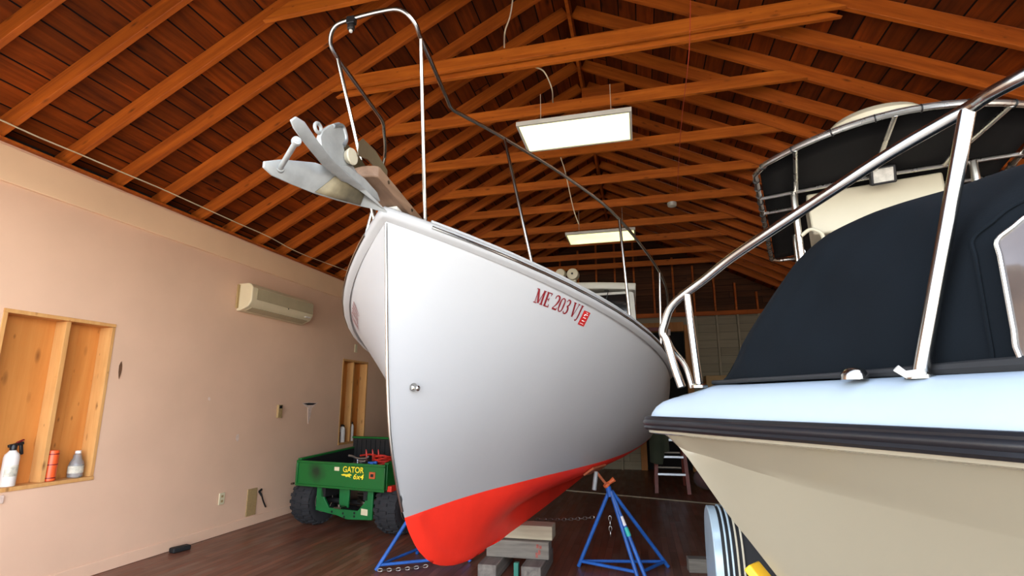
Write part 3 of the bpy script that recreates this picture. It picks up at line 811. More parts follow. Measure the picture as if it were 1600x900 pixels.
# wheelhouse
SF = 3.42
house = MB()
hwid, zb, ztp = 1.0, 1.66, 2.60
secs = []
for s, w in ((SF, .995), (SF + .25, .98), (5.0, .89)):
    dz = .0
    secs.append([BP(s - (.0 if z < 2 else .0), l, z) for l, z in ((-w - .04, zb), (-w, ztp - .02), (-w + .04, ztp), (w - .04, ztp), (w, ztp - .02), (w + .04, zb))])
house.grid(secs); house.add(secs[0], [tuple(range(6))]); house.add(secs[-1], [tuple(range(6))[::-1]])
wh = house.build('wheelhouse', M['white2'], boat, 'white wheelhouse far back on the boat', smooth=30)
rf = MB(); rows = []
for s in (SF - .1, SF - .09, SF + .3, 5.3):
    rows.append([BP(s, l * (1 - .07 * (s - SF)), ztp + .002 + .085 * (1 - (l / 1.2) ** 2)) for l in np.linspace(-1.02, 1.02, 13)])
rf.grid(rows)
MB.build(rf, 'roof', M['white2'], wh, solid=.075, bevel=.02, smooth=40)
for (a, b) in ((-.92, -.015), (.015, .92)):
    z0, z1 = 1.9, 2.57
    MB().prism([BP(SF - .004, l, z) for l, z in ((a, z0), (b, z0), (b, z1), (a, z1))], B1.V(-.008, 0, 0)).build('windshield', M['glassdark'], wh, 'dark windshield pane', bevel=.003)
for sg in (1, -1):
    MB().prism([BP(s, sg * (1.025 - (s - SF) * .052 - (.0 if z < 2.2 else .02)), z) for s, z in ((SF + .3, 2.0), (4.7, 2.0), (4.7, 2.5), (SF + .3, 2.5))], B1.V(0, -sg * .012, 0)).build('side_window', M['glassdark'], wh, 'dark side window', bevel=.003)
c = B1.ons(952, 451, SF - .02)
MB().obox(BP(SF - .03, c[1], c[2]), (B1.V(1, 0, 0), B1.V(0, 1, 0), (0, 0, 1)), (.02, .055, .02)).bar(BP(SF - .03, c[1] + .02, c[2]), BP(SF - .03, c[1] + .15, c[2] - .02), (1, 0, 0), .012, .012).bar(BP(SF - .03, c[1], c[2]), BP(SF - .025, c[1] - .06, c[2] - .18), (1, 0, 0), .012, .008).build('windshield_wiper', M['black'], wh, bevel=.003)
zr = ztp + .125
c = B1.ons(896, 430, SF); 
hn = MB().lathe([(.02, .0), (.062, .01), (.066, .03), (.066, .10), (.05, .12), (0, .12)], BP(SF - .08, c[1], c[2]), B1.V(1, 0, 0), 24).obox(BP(SF + .0, c[1], (zr + c[2]) / 2 - .02), (B1.V(1, 0, 0), B1.V(0, 1, 0), (0, 0, 1)), (.03, .03, .06)).build('roof_horn', M['cream'], wh, 'round cream lamp on the wheelhouse roof')
MB().lathe([(.012, 0), (.012, -.004), (0, -.005)], BP(SF - .081, c[1], c[2]), B1.V(1, 0, 0), 12).build('lamp_hub', M['black'], hn)
c2 = B1.ons(874, 429, SF)
MB().lathe([(.05, 0), (.075, .02), (.075, .08), (.055, .105), (0, .11)], BP(SF + .05, c2[1], zr - .03), n=20).lathe([(.05, 0), (.058, .02), (.058, .09), (0, .1)], BP(SF - .06, c2[1] + .02, c2[2]), B1.V(1, 0, 0), 20).build('roof_light', M['cream'], wh, 'cream housing on the wheelhouse roof')
# ------------------------------------------------------------------ anchor on the roller
anc = thing('anchor', BP(-.36, 0, 2.47), 'grey galvanised plough anchor hanging from the wooden bow pulpit', 'anchor')
def o3(px, py, l): return BP(*B1.onl(px, py, l))
tipA = o3(605, 331, .05)
# wing shown below, and the upright wing
outA = [tipA, o3(562, 322, -.035), o3(526, 313, -.06), o3(490, 302, -.085), o3(455, 288, -.10), o3(424, 274, -.115), o3(411, 262, -.115)]
inA = [tipA, o3(572, 296, 0), o3(552, 281, 0), o3(532, 268, -.0), o3(492, 254, -.045), o3(440, 249, -.095), o3(412, 252, -.112)]
outB = [tipA, o3(572, 296, .022), o3(545, 273, .045), o3(518, 248, .07), o3(492, 214, .09), o3(475, 190, .10), o3(462, 182, .10)]
inB = [tipA, o3(560, 296, 0), o3(530, 277, 0), o3(503, 257, .02), o3(477, 226, .06), o3(459, 201, .085), o3(454, 188, .095)]
MB().grid([outA, [a.lerp(b, .5) + Vector((0, 0, -.006)) for a, b in zip(outA, inA)], inA]).build('fluke', M['galvw'], anc, 'lower fluke', solid=.011, bevel=.003, smooth=50)
MB().grid([outB, [a.lerp(b, .5) for a, b in zip(outB, inB)], inB]).build('fluke', M['galvw'], anc, 'upright fluke', solid=.011, bevel=.003, smooth=50)
def fwd(p, d): return p + (Vector(CAM) - p).normalized() * d
mb = MB().grid([[fwd(outA[i].lerp(inA[i], u) + Vector((0, 0, -.012 * u * (1 - u))), .016) for i in (1, 2, 3)] for u in (.06, .3, .6, .9)])
mb.build('worn_patch', M['worn'], anc, 'bare worn metal on the lower fluke', solid=.004, smooth=50)
ra, rb = o3(463, 221, .085), o3(437, 264, -.10)
MB().tube([ra + (ra - rb).normalized() * .012, rb - (ra - rb).normalized() * .012], .0105, 12).lathe([(.016, -.01), (.018, .0), (.016, .01), (0, .012)], ra, ra - rb, 14).lathe([(.016, -.01), (.018, .0), (.016, .01), (0, .012)], rb, rb - ra, 14).build('roll_bar', M['galvw'], anc)
sh = [(532, 283), (507, 262), (496, 235), (494, 215), (498, 205), (512, 196), (524, 192), (533, 200), (536, 213), (531, 232), (536, 250), (545, 259), (560, 284), (556, 292)]
MB().prism([BP(*B1.onl(x, y, -.011)) for x, y in sh], B1.V(0, .022, 0)).build('shank', M['galvw'], anc, bevel=.003)
ey = o3(497, 200, 0)
MB().torus(ey, B1.V(0, 1, 0), .02, .0075, 16, 8).build('shank_eye', M['galvw'], anc)
sp = smooth_path([BP(*B1.onl(x, y, .012)) for x, y in ((521, 197), (534, 196), (539, 206), (541, 219), (537, 228))], 4)
MB().tube(sp, .009, 8).build('shackle', M['galv'], anc)
MB().prism([BP(*B1.onl(x, y, -.018)) for x, y in ((536, 262), (510, 258), (530, 279), (575, 310), (585, 316), (580, 302), (560, 280))], B1.V(0, .036, 0)).build('fluke_spine', M['galvw'], anc, bevel=.004)


# ------------------------------------------------------------------ tan boat beside the camera
B2 = Frame((0.026, 1.784), (.819, -.574), (-.574, -.819))
Q = B2.W
L2 = 3.35
f_g = pchip([0, .015, .05, .12, .3, .653, .805, .942, 1.3, 1.8, 2.5, L2], [0, .022, .042, .066, .146, .292, .362, .434, .57, .68, .74, .74])
ZG = 1.337
b2 = thing('sport_boat', Q(1.6, 0, .62), 'tan hulled boat with white deck, black rub rail and navy canvas close to the camera', 'boat')
# stem/keel profile and knuckle line
f_k2 = pchip([0, .02, .046, .108, .159, .202, .242, .31, .357, .45, .6, .8, 1.1, 1.6, L2], [1.335, 1.32, 1.306, 1.258, 1.197, 1.14, 1.09, 1.016, .961, .88, .79, .71, .65, .62, .62])
f_kn_z = pchip([.105, .243, .384, .526, .655, .77, .92, 1.4, 2.2, L2], [1.258, 1.238, 1.217, 1.203, 1.195, 1.19, 1.186, 1.17, 1.15, 1.14])
st2 = sorted(set([0, .008, .015, .03, .05, .075, .1, .13, .16, .19, .22, .26] + [round(.3 + .07 * k, 3) for k in range(18)] + [1.7, 1.9, 2.1, 2.4, 2.8, L2]))
def hull2(s):
    """section of the hull at s from the gunwale down to the keel: list of (l, z)"""
    g = f_g(s); zk = f_k2(s); out = []
    zkn = f_kn_z(s) if s > .105 else None
    zt = ZG - .012
    if s <= .105:
        for i in range(6):
            t = i / 5; out.append((g * (1 - t) ** .8, zt + (zk - zt) * t if zk < zt else zt))
        for i in range(7): out.append((0, zk))
        return out
    # knuckle half breadth
    kn = g * (.27 + .45 * sstep(.1, 1.0, s))
    kz = max(zkn, zk + .0005)
    kn = kn * sstep(.09, .34, s)
    for i in range(6):
        t = i / 5
        out.append((g + (kn - g) * (t ** .85), zt + (kz - zt) * t))
    out.append((kn * .985, kz - .006))
    for i in range(1, 7):
        t = i / 6
        out.append((kn * .985 * (1 - t) ** (.9 - .2 * sstep(.3, 1.2, s)), kz - .006 + (zk - kz + .006) * t ** (1.05)))
    return out
mb = MB()
for sg in (1, -1):
    mb.grid([[Q(s, sg * l, z) for l, z in hull2(s)] for s in st2])
e = hull2(L2); mb.add([Q(L2, l, z) for l, z in e] + [Q(L2, -l, z) for l, z in e[::-1]], [tuple(range(2 * len(e)))])
mb.build('hull', M['tan'], b2, 'glossy tan hull', smooth=28)
# rub rail: three-lobed black rubber round the bow
RP = [(-.008, -.020), (.012, -.022), (.020, -.015), (.017, -.008), (.021, -.003), (.021, .004), (.016, .010), (.017, .015), (.010, .021), (-.008, .021)]
def path2(off, dz, ss=None):
    out = []
    for s in (ss or st2[1:]):
        e = .003; dx = f_g(s + e) - f_g(max(0, s - e)); ds = s + e - max(0, s - e); n = math.hypot(dx, ds)
        out.append((s - dx / n * off, f_g(s) + ds / n * off, ZG + dz))
    return out
def band(mb, prof, closed=True, front=True):
    R = [path2(o, d) for o, d in prof]; m = len(R[0])
    po = [[Q(*R[j][i]) for j in range(len(prof))] for i in range(m)]
    sb = [[Q(R[j][i][0], -R[j][i][1], R[j][i][2]) for j in range(len(prof))] for i in range(m)]
    mid = [[Q(-o, 0, ZG + d) for o, d in prof]]
    mb.grid(po[::-1] + mid + sb, closed=closed)
    return mb
band(MB(), RP).build('rub_rail', M['rub'], b2, 'black ribbed rubber rub rail', smooth=40)
band(MB(), [(-.006, -.034), (.004, -.030), (.004, -.0215), (-.006, -.0215)]).build('hull_lip', M['tan'], b2, smooth=40)
# white gunwale rising inward to the deck
GP = [(-.004, .0215), (-.006, .034), (-.012, .052), (-.026, .078), (-.046, .098), (-.07, .108), (-.10, .112)]
def inset(s, d):
    """point on the deck plan inset by d, kept off the far side"""
    l = max(f_g(s) - d * min(1, f_g(s) / .13), 0)
    return l
rows = []
for s in st2[1:]:
    r = []
    for o, dz in GP:
        k = min(1, f_g(s) / .12)
        ss = s + (-o) * (1 - k) * 1.1
        r.append((ss, inset(s, -o), ZG + dz * min(1, .55 + .45 * k + .0)))
    r.append((r[-1][0], 0, r[-1][2] + .006))
    rows.append(r)
mb = MB()
mb.grid([[Q(*p) for p in r] for r in rows]); mb.grid([[Q(s, -l, z) for s, l, z in r] for r in rows])
r0 = rows[0]; tipr = [Q(-(-o if o > -.01 else o) * 0 + max(0, -o * 1.1 - .0), 0, ZG + dz * .55) for o, dz in GP] + [Q(r0[-1][0], 0, r0[-1][2])]
mb.grid([tipr, [Q(*p) for p in r0]]); mb.grid([tipr, [Q(s, -l, z) for s, l, z in r0]])
mb.build('deck', M['deck2'], b2, 'white deck and gunwale', smooth=60)
ZD = ZG + .112
# bow rail
def r2(px, py, l): return B2.onl(px, py, l)
fb = r2(1066, 614, .03); ft = r2(1042, 533, .03)
bb = r2(1093, 608, .055); bt = r2(1073, 457, .055)
nb = r2(1437, 585, .275); ntp = r2(1512, 170, .275)
far = r2(1600, 119, .335)
def zfix(p): return (p[0], p[1], ZD - .002)
TR = .0128
top = [(ft[0] - .010, ft[1] + .006, ft[2] + .028), r2(1039, 504, .036), r2(1046, 484, .042), r2(1057, 470, .048), bt, r2(1100, 437, .065), r2(1140, 405, .09), r2(1200, 364, .13), r2(1262, 323, .165), r2(1320, 285, .20), r2(1400, 234, .235), ntp, far, (far[0] + .35, far[1] + .14, far[2] + .01), (far[0] + .9, far[1] + .23, far[2] - .01), (far[0] + 1.5, .62, far[2] - .06), (far[0] + 1.62, .64, ZD + .15), (far[0] + 1.63, .64, ZD + .01)]
for sg in (1, -1):
    def G(p): return Q(p[0], sg * p[1], p[2])
    if sg > 0: path = [G(zfix(fb)), G(fb).lerp(G(ft), .5), G(ft)] + [G(p) for p in top]
    else: path = [G((.62, .2, ZD - .002)), G((.6, .2, ZD + .2)), G((.61, .2, 1.78)), G((.7, .21, 1.84)), G(ntp)] + [G(p) for p in top[12:]]
    rail2 = MB().tube(smooth_path(path, 6), TR, 14).build('bow_rail', M['chrome'], b2, 'polished tube rail along the %s side' % ('near' if sg > 0 else 'far'), smooth=60)
    for (a, c) in ((bb, bt), (nb, ntp))[0 if sg > 0 else 1:]:
        A, Cc = G(zfix(a)), G(c)
        MB().tube([A, Cc + (A - Cc).normalized() * .004], TR * (1.04 if a is nb else .86), 14).build('stanchion', M['chrome'], rail2, smooth=60)
        MB().lathe([(.024, -.004), (.024, .003), (.016, .008), (0, .009)], A, (0, 0, 1), 18).build('stanchion_base', M['chrome'], rail2)
    if sg > 0:
        lg = [Q(*r2(1044, 533, .03)), Q(*r2(1051, 547, -.005)), Q(*r2(1071, 569, -.04)), Q(*r2(1082, 606, -.05))]
        MB().tube(round_path(lg, .03), TR * .72, 12).build('rail_leg', M['chrome'], rail2)
# canvas bow cover
cz = pchip([.235, .257, .343, .447, .523, .608, .738, .861, .988, 1.4, 1.9], [ZD + .004, 1.459, 1.583, 1.719, 1.796, 1.844, 1.866, 1.869, 1.875, 1.90, 1.9])
def cb(s): return max(.012, f_g(s) - .095 - .02 * sstep(.3, 1, s)) * min(1, .25 + (s - .235) * 6)
cs = sorted(set([round(.3 + .03 * k, 3) for k in range(40)] + [.235, .25, .27, .3, .34, .38, .42, .46, .5, .54, .58, .62, .66, .7, .76, .82, .88, .94, 1.0, 1.06, 1.12, 1.18, 1.25, 1.35, 1.45, 1.6, 1.75, 1.9]))
def canvas_pt(s, u, off=0):
    """u from -1 (starboard hem) over the crest to 1 (port hem)"""
    b = cb(s); z1 = cz(s); zb = ZD + .003
    a = abs(u); sg = 1 if u >= 0 else -1
    # superellipse side
    th = (1 - a) * math.pi / 2
    fr_ = sstep(.45, .95, s); l = b * math.cos(th) ** (1.25 - .4 * fr_); z = zb + (z1 - zb) * math.sin(th) ** (1.12 - .2 * fr_)
    wr = (.007 * math.sin(11 * s + 7 * a) + .006 * math.sin(29 * s - 9 * a) + .003 * math.sin(47 * s + 15 * a)) * math.sin(math.pi * a)
    return (s, sg * (l + wr + off), z)
us = [i / 26 for i in range(-26, 27)]
cv = MB().grid([[Q(*canvas_pt(s, u)) for u in us] for s in cs])
cv.add([Q(*canvas_pt(1.9, u)) for u in us], [tuple(range(len(us)))])
cover = cv.build('canvas_cover', M['canvas'], b2, 'navy black canvas cover stretched over the fore deck', smooth=70, subsurf=1)
# hem strips along the deck
for sg in (1, -1):
    MB().tube([Q(s, sg * (cb(s) + .006), ZD + .010) for s in cs], [.006 + .009 * sstep(.5, 1.0, s) for s in cs], 8).build('canvas_hem', M['blackmat'], cover, 'black laced hem of the cover')
# seam and clear window on the port side
def uv_at(px, py):
    best = None; T = np.array(ray(px, py)); T = T / np.linalg.norm(T)
    for i in range(60):
        s = .5 + i * .022
        for j in range(60):
            u = j / 60
            P = np.array(Q(*canvas_pt(s, u))) - CAM; d = np.linalg.norm(P); c = P @ T / d
            if best is None or c - d * 1e-4 > best[0]: best = (c - d * 1e-4, s, u)
    return best[1], best[2]
win = [(1598, 339), (1577, 355), (1562, 376), (1555, 402), (1559, 440), (1570, 480), (1584, 515), (1598, 545)]
wu = [uv_at(*p) for p in win]
e0 = ((wu[0][0] - wu[1][0]), (wu[0][1] - wu[1][1])); e1 = ((wu[-1][0] - wu[-2][0]), (wu[-1][1] - wu[-2][1]))
wt, wb = wu[0], wu[-1]
wu += [(wb[0] + e1[0] * .8 + .02, wb[1] + e1[1] * .7), (wb[0] + .14, wb[1] + e1[1] * .9), (wb[0] + .34, wb[1]), (wb[0] + .38, (wt[1] + wb[1]) / 2), (wb[0] + .34, wt[1] + e0[1]), (wt[0] + .12, wt[1] + e0[1] * 1.4), (wt[0] + .04, wt[1] + e0[1] * .9)]
wp = smooth_path([(a, b, 0) for a, b in wu], 4, closed=True)
ctr = (sum(p[0] for p in wu) / len(wu), sum(p[1] for p in wu) / len(wu))
mb = MB(); rings = []
for k in (1, .8, .55, .3, .05):
    rings.append([Q(*canvas_pt(ctr[0] + (p.x - ctr[0]) * k, ctr[1] + (p.y - ctr[1]) * k, .008)) for p in wp])
mb.grid(rings, closed=True)
cw = mb.build('cover_window', M['vinyl'], cover, 'clear plastic window in the cover')
MB().tube([Q(*canvas_pt(p.x, p.y, .010)) for p in wp], .0035, 6, closed=True).build('window_binding', M['alu'], cw, 'bright edge of the plastic window')
sm = smooth_path([(ctr[0] + (a - ctr[0]) * 1.32, min(.985, ctr[1] + (b - ctr[1]) * 1.3), 0) for a, b in wu], 5, closed=True)
MB().tube([Q(*canvas_pt(p.x, p.y, .002)) for p in sm], .0035, 6, closed=True).build('canvas_seam', M['canvas'], cover)
# bow light and line cleat on the deck
c = Q(*B2.onl(1336, 594, .25)); c.z = ZD + .001
nl = MB().lathe([(.025, -.004), (.025, .006), (.020, .015), (.011, .021), (0, .022)], c, n=20).build('deck_fitting', M['chrome'], b2, 'low domed chrome fitting on the deck edge')
c = Q(*B2.onl(1416, 592, .30)); c.z = ZD + .002
MB().tube([c + B2.V(-.012, .006, .012), c, c + B2.V(.03, 0, .003)], .007, 8).build('strap_end', M['white2'], b2, 'white strap end under the stanchion')
# registration decal at the bow
A0, A1 = B2.onl(1046, 688, .02), B2.onl(1072, 699, .03)
# trailer under the tan boat
t2r = thing('boat_trailer', Q(1.7, 0, 0), 'steel trailer under the tan boat, its yellow bow stop at the keel', 'trailer')
fr = MB()
for sg in (1, -1):
    fr.bar(Q(.55, sg * .10, .40), Q(1.1, sg * .42, .40), (0, 0, 1), .05, .08); fr.bar(Q(1.1, sg * .42, .40), Q(3.1, sg * .42, .40), (0, 0, 1), .05, .08)
fr.bar(Q(.2, 0, .40), Q(.62, 0, .40), (0, 0, 1), .06, .08)
for s in (1.1, 2.2, 3.05): fr.bar(Q(s, -.42, .40), Q(s, .42, .40), (0, 0, 1), .05, .06)
fr.build('trailer_frame', M['galv'], t2r, bevel=.004)
MB().bar(Q(.26, 0, .43), Q(.33, 0, .93), B2.V(1, 0, 0), .05, .05).build('winch_post', M['galv'], t2r, bevel=.004)
ys = B2.onl(1186, 890, 0)
MB().obox(Q(ys[0] + .004, 0, ys[2] - .018), (B2.V(.7, 0, -.72), B2.V(0, 1, 0), B2.V(.72, 0, .7)), (.035, .03, .012)).build('bow_stop', M['yel'], t2r, 'yellow rubber bow stop', bevel=.004)
for sg in (1, -1):
    MB().bar(Q(1.2, sg * .2, .56), Q(3.1, sg * .2, .56), (0, 0, 1), .08, .04).build('bunk_board', M['timber'], t2r, bevel=.004)
    for s in (1.3, 2.9): MB().bar(Q(s, sg * .2, .43), Q(s, sg * .2, .54), (1, 0, 0), .04, .04).build('bunk_post', M['galv'], t2r)
    wl = MB().lathe([(.12, -.07), (.21, -.085), (.25, -.07), (.26, -.03), (.26, .03), (.25, .07), (.21, .085), (.12, .07)], Q(2.5, sg * .62, .26), B2.V(0, 1, 0), 28).build('wheel', M['tyre'], t2r)
    MB().lathe([(.0, -.06), (.12, -.072), (.12, .072), (.0, .06)], Q(2.5, sg * .62, .26), B2.V(0, 1, 0), 20).build('wheel_rim', M['galv'], wl)
MB().tube([Q(2.5, -.6, .26), Q(2.5, .6, .26)], .025, 10).bar(Q(2.5, -.42, .27), Q(2.5, -.42, .37), (1, 0, 0), .04, .1).bar(Q(2.5, .42, .27), Q(2.5, .42, .37), (1, 0, 0), .04, .1).build('axle', M['galv'], t2r)

# ------------------------------------------------------------------ boat with the laced black top
B3 = Frame((.67, 2.86), (.26, .966), (.966, -.26))
Z3 = B3.W
b3 = thing('centre_console_boat', Z3(1.4, .6, .7), 'boat with a laced black canvas top on a tube frame, behind the tan boat', 'boat')
WT, LT, ZTT = 1.215, 2.08, 2.65
def edge_d(p): return -.27 * math.sin(math.pi * min(max(p / WT, 0), 1)) ** .8
def top_z(p, d): return ZTT + .03 * math.sin(math.pi * min(max(p / WT, 0), 1))
rows = []
for i in range(13):
    t = i / 12; r = []
    for j in range(15):
        p = WT * j / 14; d0 = edge_d(p) + .03; r.append(Z3(d0 + (LT - .03 - d0) * t, .025 + (WT - .05) * j / 14, top_z(p, 0) + .012))
    rows.append(r)
MB().grid(rows).build('canvas_top', M['ttop'], b3, 'black canvas top', solid=.004, smooth=60)
loop = [Z3(edge_d(p), p, top_z(p, 0)) for p in np.linspace(0.06, WT - .06, 14)]
loop = [Z3(.05, 0, ZTT)] + loop + [Z3(.05, WT, ZTT), Z3(LT - .06, WT, ZTT), Z3(LT, WT - .06, ZTT), Z3(LT, .06, ZTT), Z3(LT - .06, 0, ZTT)]
dense = []
m_ = len(loop)
for i in range(m_):
    a, b = loop[i], loop[(i + 1) % m_]; k = max(1, int((b - a).length / .06))
    dense += [a.lerp(b, j / k) for j in range(k)]
frame = MB().tube(dense, .0145, 10, closed=True).build('top_frame', M['alu'], b3, 'bright tube frame of the top')
# lacing round the tube
lac = MB(); cord = []
acc = 0
for i in range(len(dense)):
    a, b = dense[i], dense[(i + 1) % len(dense)]; acc += (b - a).length
    d_ = (b - a).normalized(); up_ = Vector((0, 0, 1)); sd_ = d_.cross(up_).normalized(); up_ = sd_.cross(d_)
    cord.append((a + b) / 2 + up_ * .0168)
    if acc > .105:
        acc = 0
        for k in range(1, 13):
            t_ = 2 * math.pi * k / 12
            cord.append((a + b) / 2 + up_ * .0168 * math.cos(t_) + sd_ * .0168 * math.sin(t_) + d_ * .004 * k / 12)
lac.tube(cord, .0034, 6)
lac.build('lace', M['black'], frame, 'black lacing')
for d in (.43, .72):
    MB().tube([Z3(d, 0, ZTT - .005), Z3(d, WT / 2, ZTT + .012), Z3(d, WT, ZTT - .005)], .012, 10).build('cross_tube', M['alu'], frame)
for (p0_, d0_, p1_, d1_) in ((.2, edge_d(.2), .2, .43), (.60, edge_d(.6), .58, .43), (1.02, edge_d(1.02), .92, .30), (.92, .30, .90, .43), (.2, .43, .2, 2.05), (1.0, .43, 1.0, 2.05)):
    MB().tube([Z3(d0_, p0_, top_z(p0_, 0) - .006), Z3(d1_, p1_, ZTT + .004)], .0115, 10).build('brace_tube', M['alu'], frame)
# legs down to the console
for p, lean in ((.185, .02), (1.02, -.02)):
    for d in (.43, 1.35):
        MB().tube(round_path([Z3(d, p, ZTT), Z3(d + .01, p + lean * .2, 2.2), Z3(.72 + (d - .43) * .55, p + lean * 2, 1.02)], .2), .019, 12).build('top_leg', M['alu'], b3)
MB().tube([Z3(.45, .2, 2.28), Z3(1.33, .2, 2.28)], .012, 10).build('leg_brace', M['alu'], b3)
MB().prism([Z3(.47, .26, 2.38), Z3(.47, .905, 2.38), Z3(.47, .90, ZTT - .012), Z3(.47, .25, ZTT - .012)], B3.V(.34, 0, 0)).build('electronics_box', M['cream'], b3, 'cream overhead box under the top', bevel=.012)
MB().tube(smooth_path([Z3(.42, .20, 2.37), Z3(.42, .25, 2.40), Z3(.42, .30, 2.37), Z3(.42, .31, 2.32)], 6), .011, 10).build('grab_rail', M['cream'], b3)
c = B3.ons(1380, 270, .33)
la = (B3.V(0, 1, 0), (B3.V(math.cos(.42), 0, 0) + Vector((0, 0, math.sin(.42)))), (B3.V(-math.sin(.42), 0, 0) + Vector((0, 0, math.cos(.42)))))
lc = Z3(.36, c[1], c[2])
sl = MB().obox(lc, la, (.060, .028, .050)).bar(Z3(.37, c[1], c[2] + .04), Z3(.42, c[1], ZTT), B3.V(1, 0, 0), .02, .015).build('spot_light', M['black'], b3, 'square black deck light', bevel=.01)
MB().obox(lc - la[1] * .029, la, (.046, .004, .037)).build('light_lens', M['lamp'], sl, 'clear lens', bevel=.003)
c = B3.ons(1366, 200, .1)
MB().lathe([(.0, -.02), (.21, -.02), (.24, .01), (.24, .05), (.20, .09), (.11, .115), (0, .122)], Z3(.10, c[1], ZTT + .085), n=36).build('radar_dome', M['cream'], b3, 'round white radar dome on the top')
# plain vee hull with console, mostly hidden behind the tan boat
def g3(s): return .60 * (1 - max(0, (s - 1.9) / 1.75) ** 2.2) if s > 1.9 else .60
mb = MB()
sec = []
for s in (-.3, .2, .8, 1.4, 1.9, 2.3, 2.7, 3.1, 3.4, 3.6, 3.65):
    g = max(.004, g3(s)); zt = 1.0 + .05 * max(0, s - 1.5); zk = .52 + (.0 if s < 2.4 else .30 * ((s - 2.4) / 1.25) ** 2)
    sec.append([Z3(s, .60 + l, z) for l, z in ((-g, zt), (-g * .97, zt - .2), (-g * .86, .66 + (zk - .52) * .9), (0, zk), (g * .86, .66 + (zk - .52) * .9), (g * .97, zt - .2), (g, zt))])
mb.grid(sec); mb.add(sec[0], [tuple(range(7))])
mb.build('hull', M['white'], b3, smooth=30)
MB().grid([[r[0] + Vector((0, 0, -.02)), r[0].lerp(r[6], .5) + Vector((0, 0, -.02)), r[6] + Vector((0, 0, -.02))] for r in sec]).build('deck', M['white2'], b3)
MB().prism([Z3(.7, .32, z) for z in ()] or [Z3(.75, .32, .985), Z3(1.35, .32, .985), Z3(1.30, .32, 1.55), Z3(.85, .32, 1.65)], B3.V(0, .56, 0)).build('console', M['white2'], b3, bevel=.03)
# trailer of that boat with its striped mudguard
t3 = thing('boat_trailer', Z3(1.4, .6, 0), 'trailer under the black topped boat, with a pale blue ribbed mudguard', 'trailer')
fr = MB()
for p in (.28, .92): fr.bar(Z3(-.2, p, .38), Z3(2.4, p, .38), (0, 0, 1), .05, .08); fr.bar(Z3(2.4, p, .38), Z3(3.6, .6 + (p - .6) * .15, .38), (0, 0, 1), .05, .08)
for d in (0, .9, 2.3): fr.bar(Z3(d, .28, .38), Z3(d, .92, .38), (0, 0, 1), .05, .06)
for p in (.42, .78): fr.bar(Z3(-.1, p, .50), Z3(2.3, p, .50), (0, 0, 1), .07, .04)
for p in (.42, .78):
    for d in (0, 2.2): fr.bar(Z3(d, p, .42), Z3(d, p, .48), (1, 0, 0), .04, .04)
fr.tube([Z3(.36, -.1, .2), Z3(.36, 1.3, .2)], .02, 10)
for p in (.28, .92): fr.bar(Z3(.36, p, .21), Z3(.36, p, .35), (1, 0, 0), .04, .1)
fr.build('trailer_frame', M['galv'], t3, bevel=.003)
for p in (-.155, 1.36):
    wl = MB().lathe([(.10, -.06), (.15, -.07), (.185, -.06), (.197, -.025), (.197, .025), (.185, .06), (.15, .07), (.10, .06)], Z3(.36, p, .20), B3.V(0, 1, 0), 28).build('wheel', M['tyre'], t3)
    MB().lathe([(.0, -.05), (.10, -.06), (.10, .06), (.0, .05)], Z3(.36, p, .20), B3.V(0, 1, 0), 20).build('wheel_rim', M['galv'], wl)

# striped mudguard at the near side of that trailer
def fpt(px, py, Y): return at(px, py, 1, Y)
prof = [(2.985, .30), (3.0, .55), (3.03, .70), (3.10, .79), (3.21, .825), (3.33, .80), (3.41, .71), (3.44, .55), (3.45, .30)]
pr = smooth_path([(0, y, z) for y, z in prof], 4)
def strip(x0, x1, dr, th):
    mb = MB(); rows = []
    for i, p in enumerate(pr):
        t = (pr[min(i + 1, len(pr) - 1)] - pr[max(i - 1, 0)]).normalized(); n = Vector((0, -t.z, t.y))
        n = n if n.dot(p - Vector((0, 3.22, .35))) > 0 else -n
        a = p + n * dr; b = p + n * (dr - th)
        rows.append([Vector((x0, a.y, a.z)), Vector((x1, a.y, a.z)), Vector((x1, b.y, b.z)), Vector((x0, b.y, b.z))])
    mb.grid(rows, closed=True)
    return mb
strip(.372, .62, 0, .012).build('mudguard', M['blackmat'], t3, 'black ribbed mudguard over the wheel', recalc=True)
sd = MB().prism([(.332, p.y, p.z) for p in pr], (.018, 0, 0)).build('mudguard_side', M['fender'], t3, 'pale blue side skirt of the mudguard', bevel=.006)
strip(.336, .372, .004, .016).build('mudguard_edge', M['fender'], t3, 'pale blue edge of the mudguard')
for x in (.388, .414, .440, .466):
    strip(x, x + .010, .012, .012).build('mudguard_rib', M['fender' if x < .43 else 'cream'], t3, 'bright rib', bevel=.003)
MB().bar((.36, 3.4, .40), (.75, 3.4, .40), (0, 0, 1), .03, .03).build('mudguard_bracket', M['galv'], t3)

# ------------------------------------------------------------------ timber blocks under the keel
KZ = f_stem(2.4) - .003
tb = []
M['chalk'] = paint('red_chalk', (150, 84, 74), .9, var=.2, nscale=40)
def block(name, lo, hi, mat, label, rot=0):
    c = (Vector(lo) + Vector(hi)) / 2; c.z = lo[2]
    o = MB().box(lo, hi).build(name, mat, None, bevel=.007, origin=c, smooth=30)
    o.rotation_euler.z = rot
    return tag(o, label, 'timber block', 'timber blocks under the keel')
block('timber_block', (-1.345, 4.26, 0), (-1.19, 4.86, .122), M['timbery'], 'weathered grey floor block nearest the red bow, under the cracked block')
bl = COL.objects[-1] if False else None
block('timber_block', (-.99, 4.28, 0), (-.83, 4.88, .124), M['timbery'], 'weathered grey block on the floor below the red chalk mark')
cracked = block('timber_block', (-1.335, 4.47, .126), (-.80, 4.64, .262), M['timber'], 'cracked grey block with a red chalk mark, middle of the pile', .03)
block('timber_block', (-1.29, 4.52, .266), (-.775, 4.70, KZ), M['timberl'], 'pale block directly under the red keel, topmost of the pile', .0)
mk_ = MB()
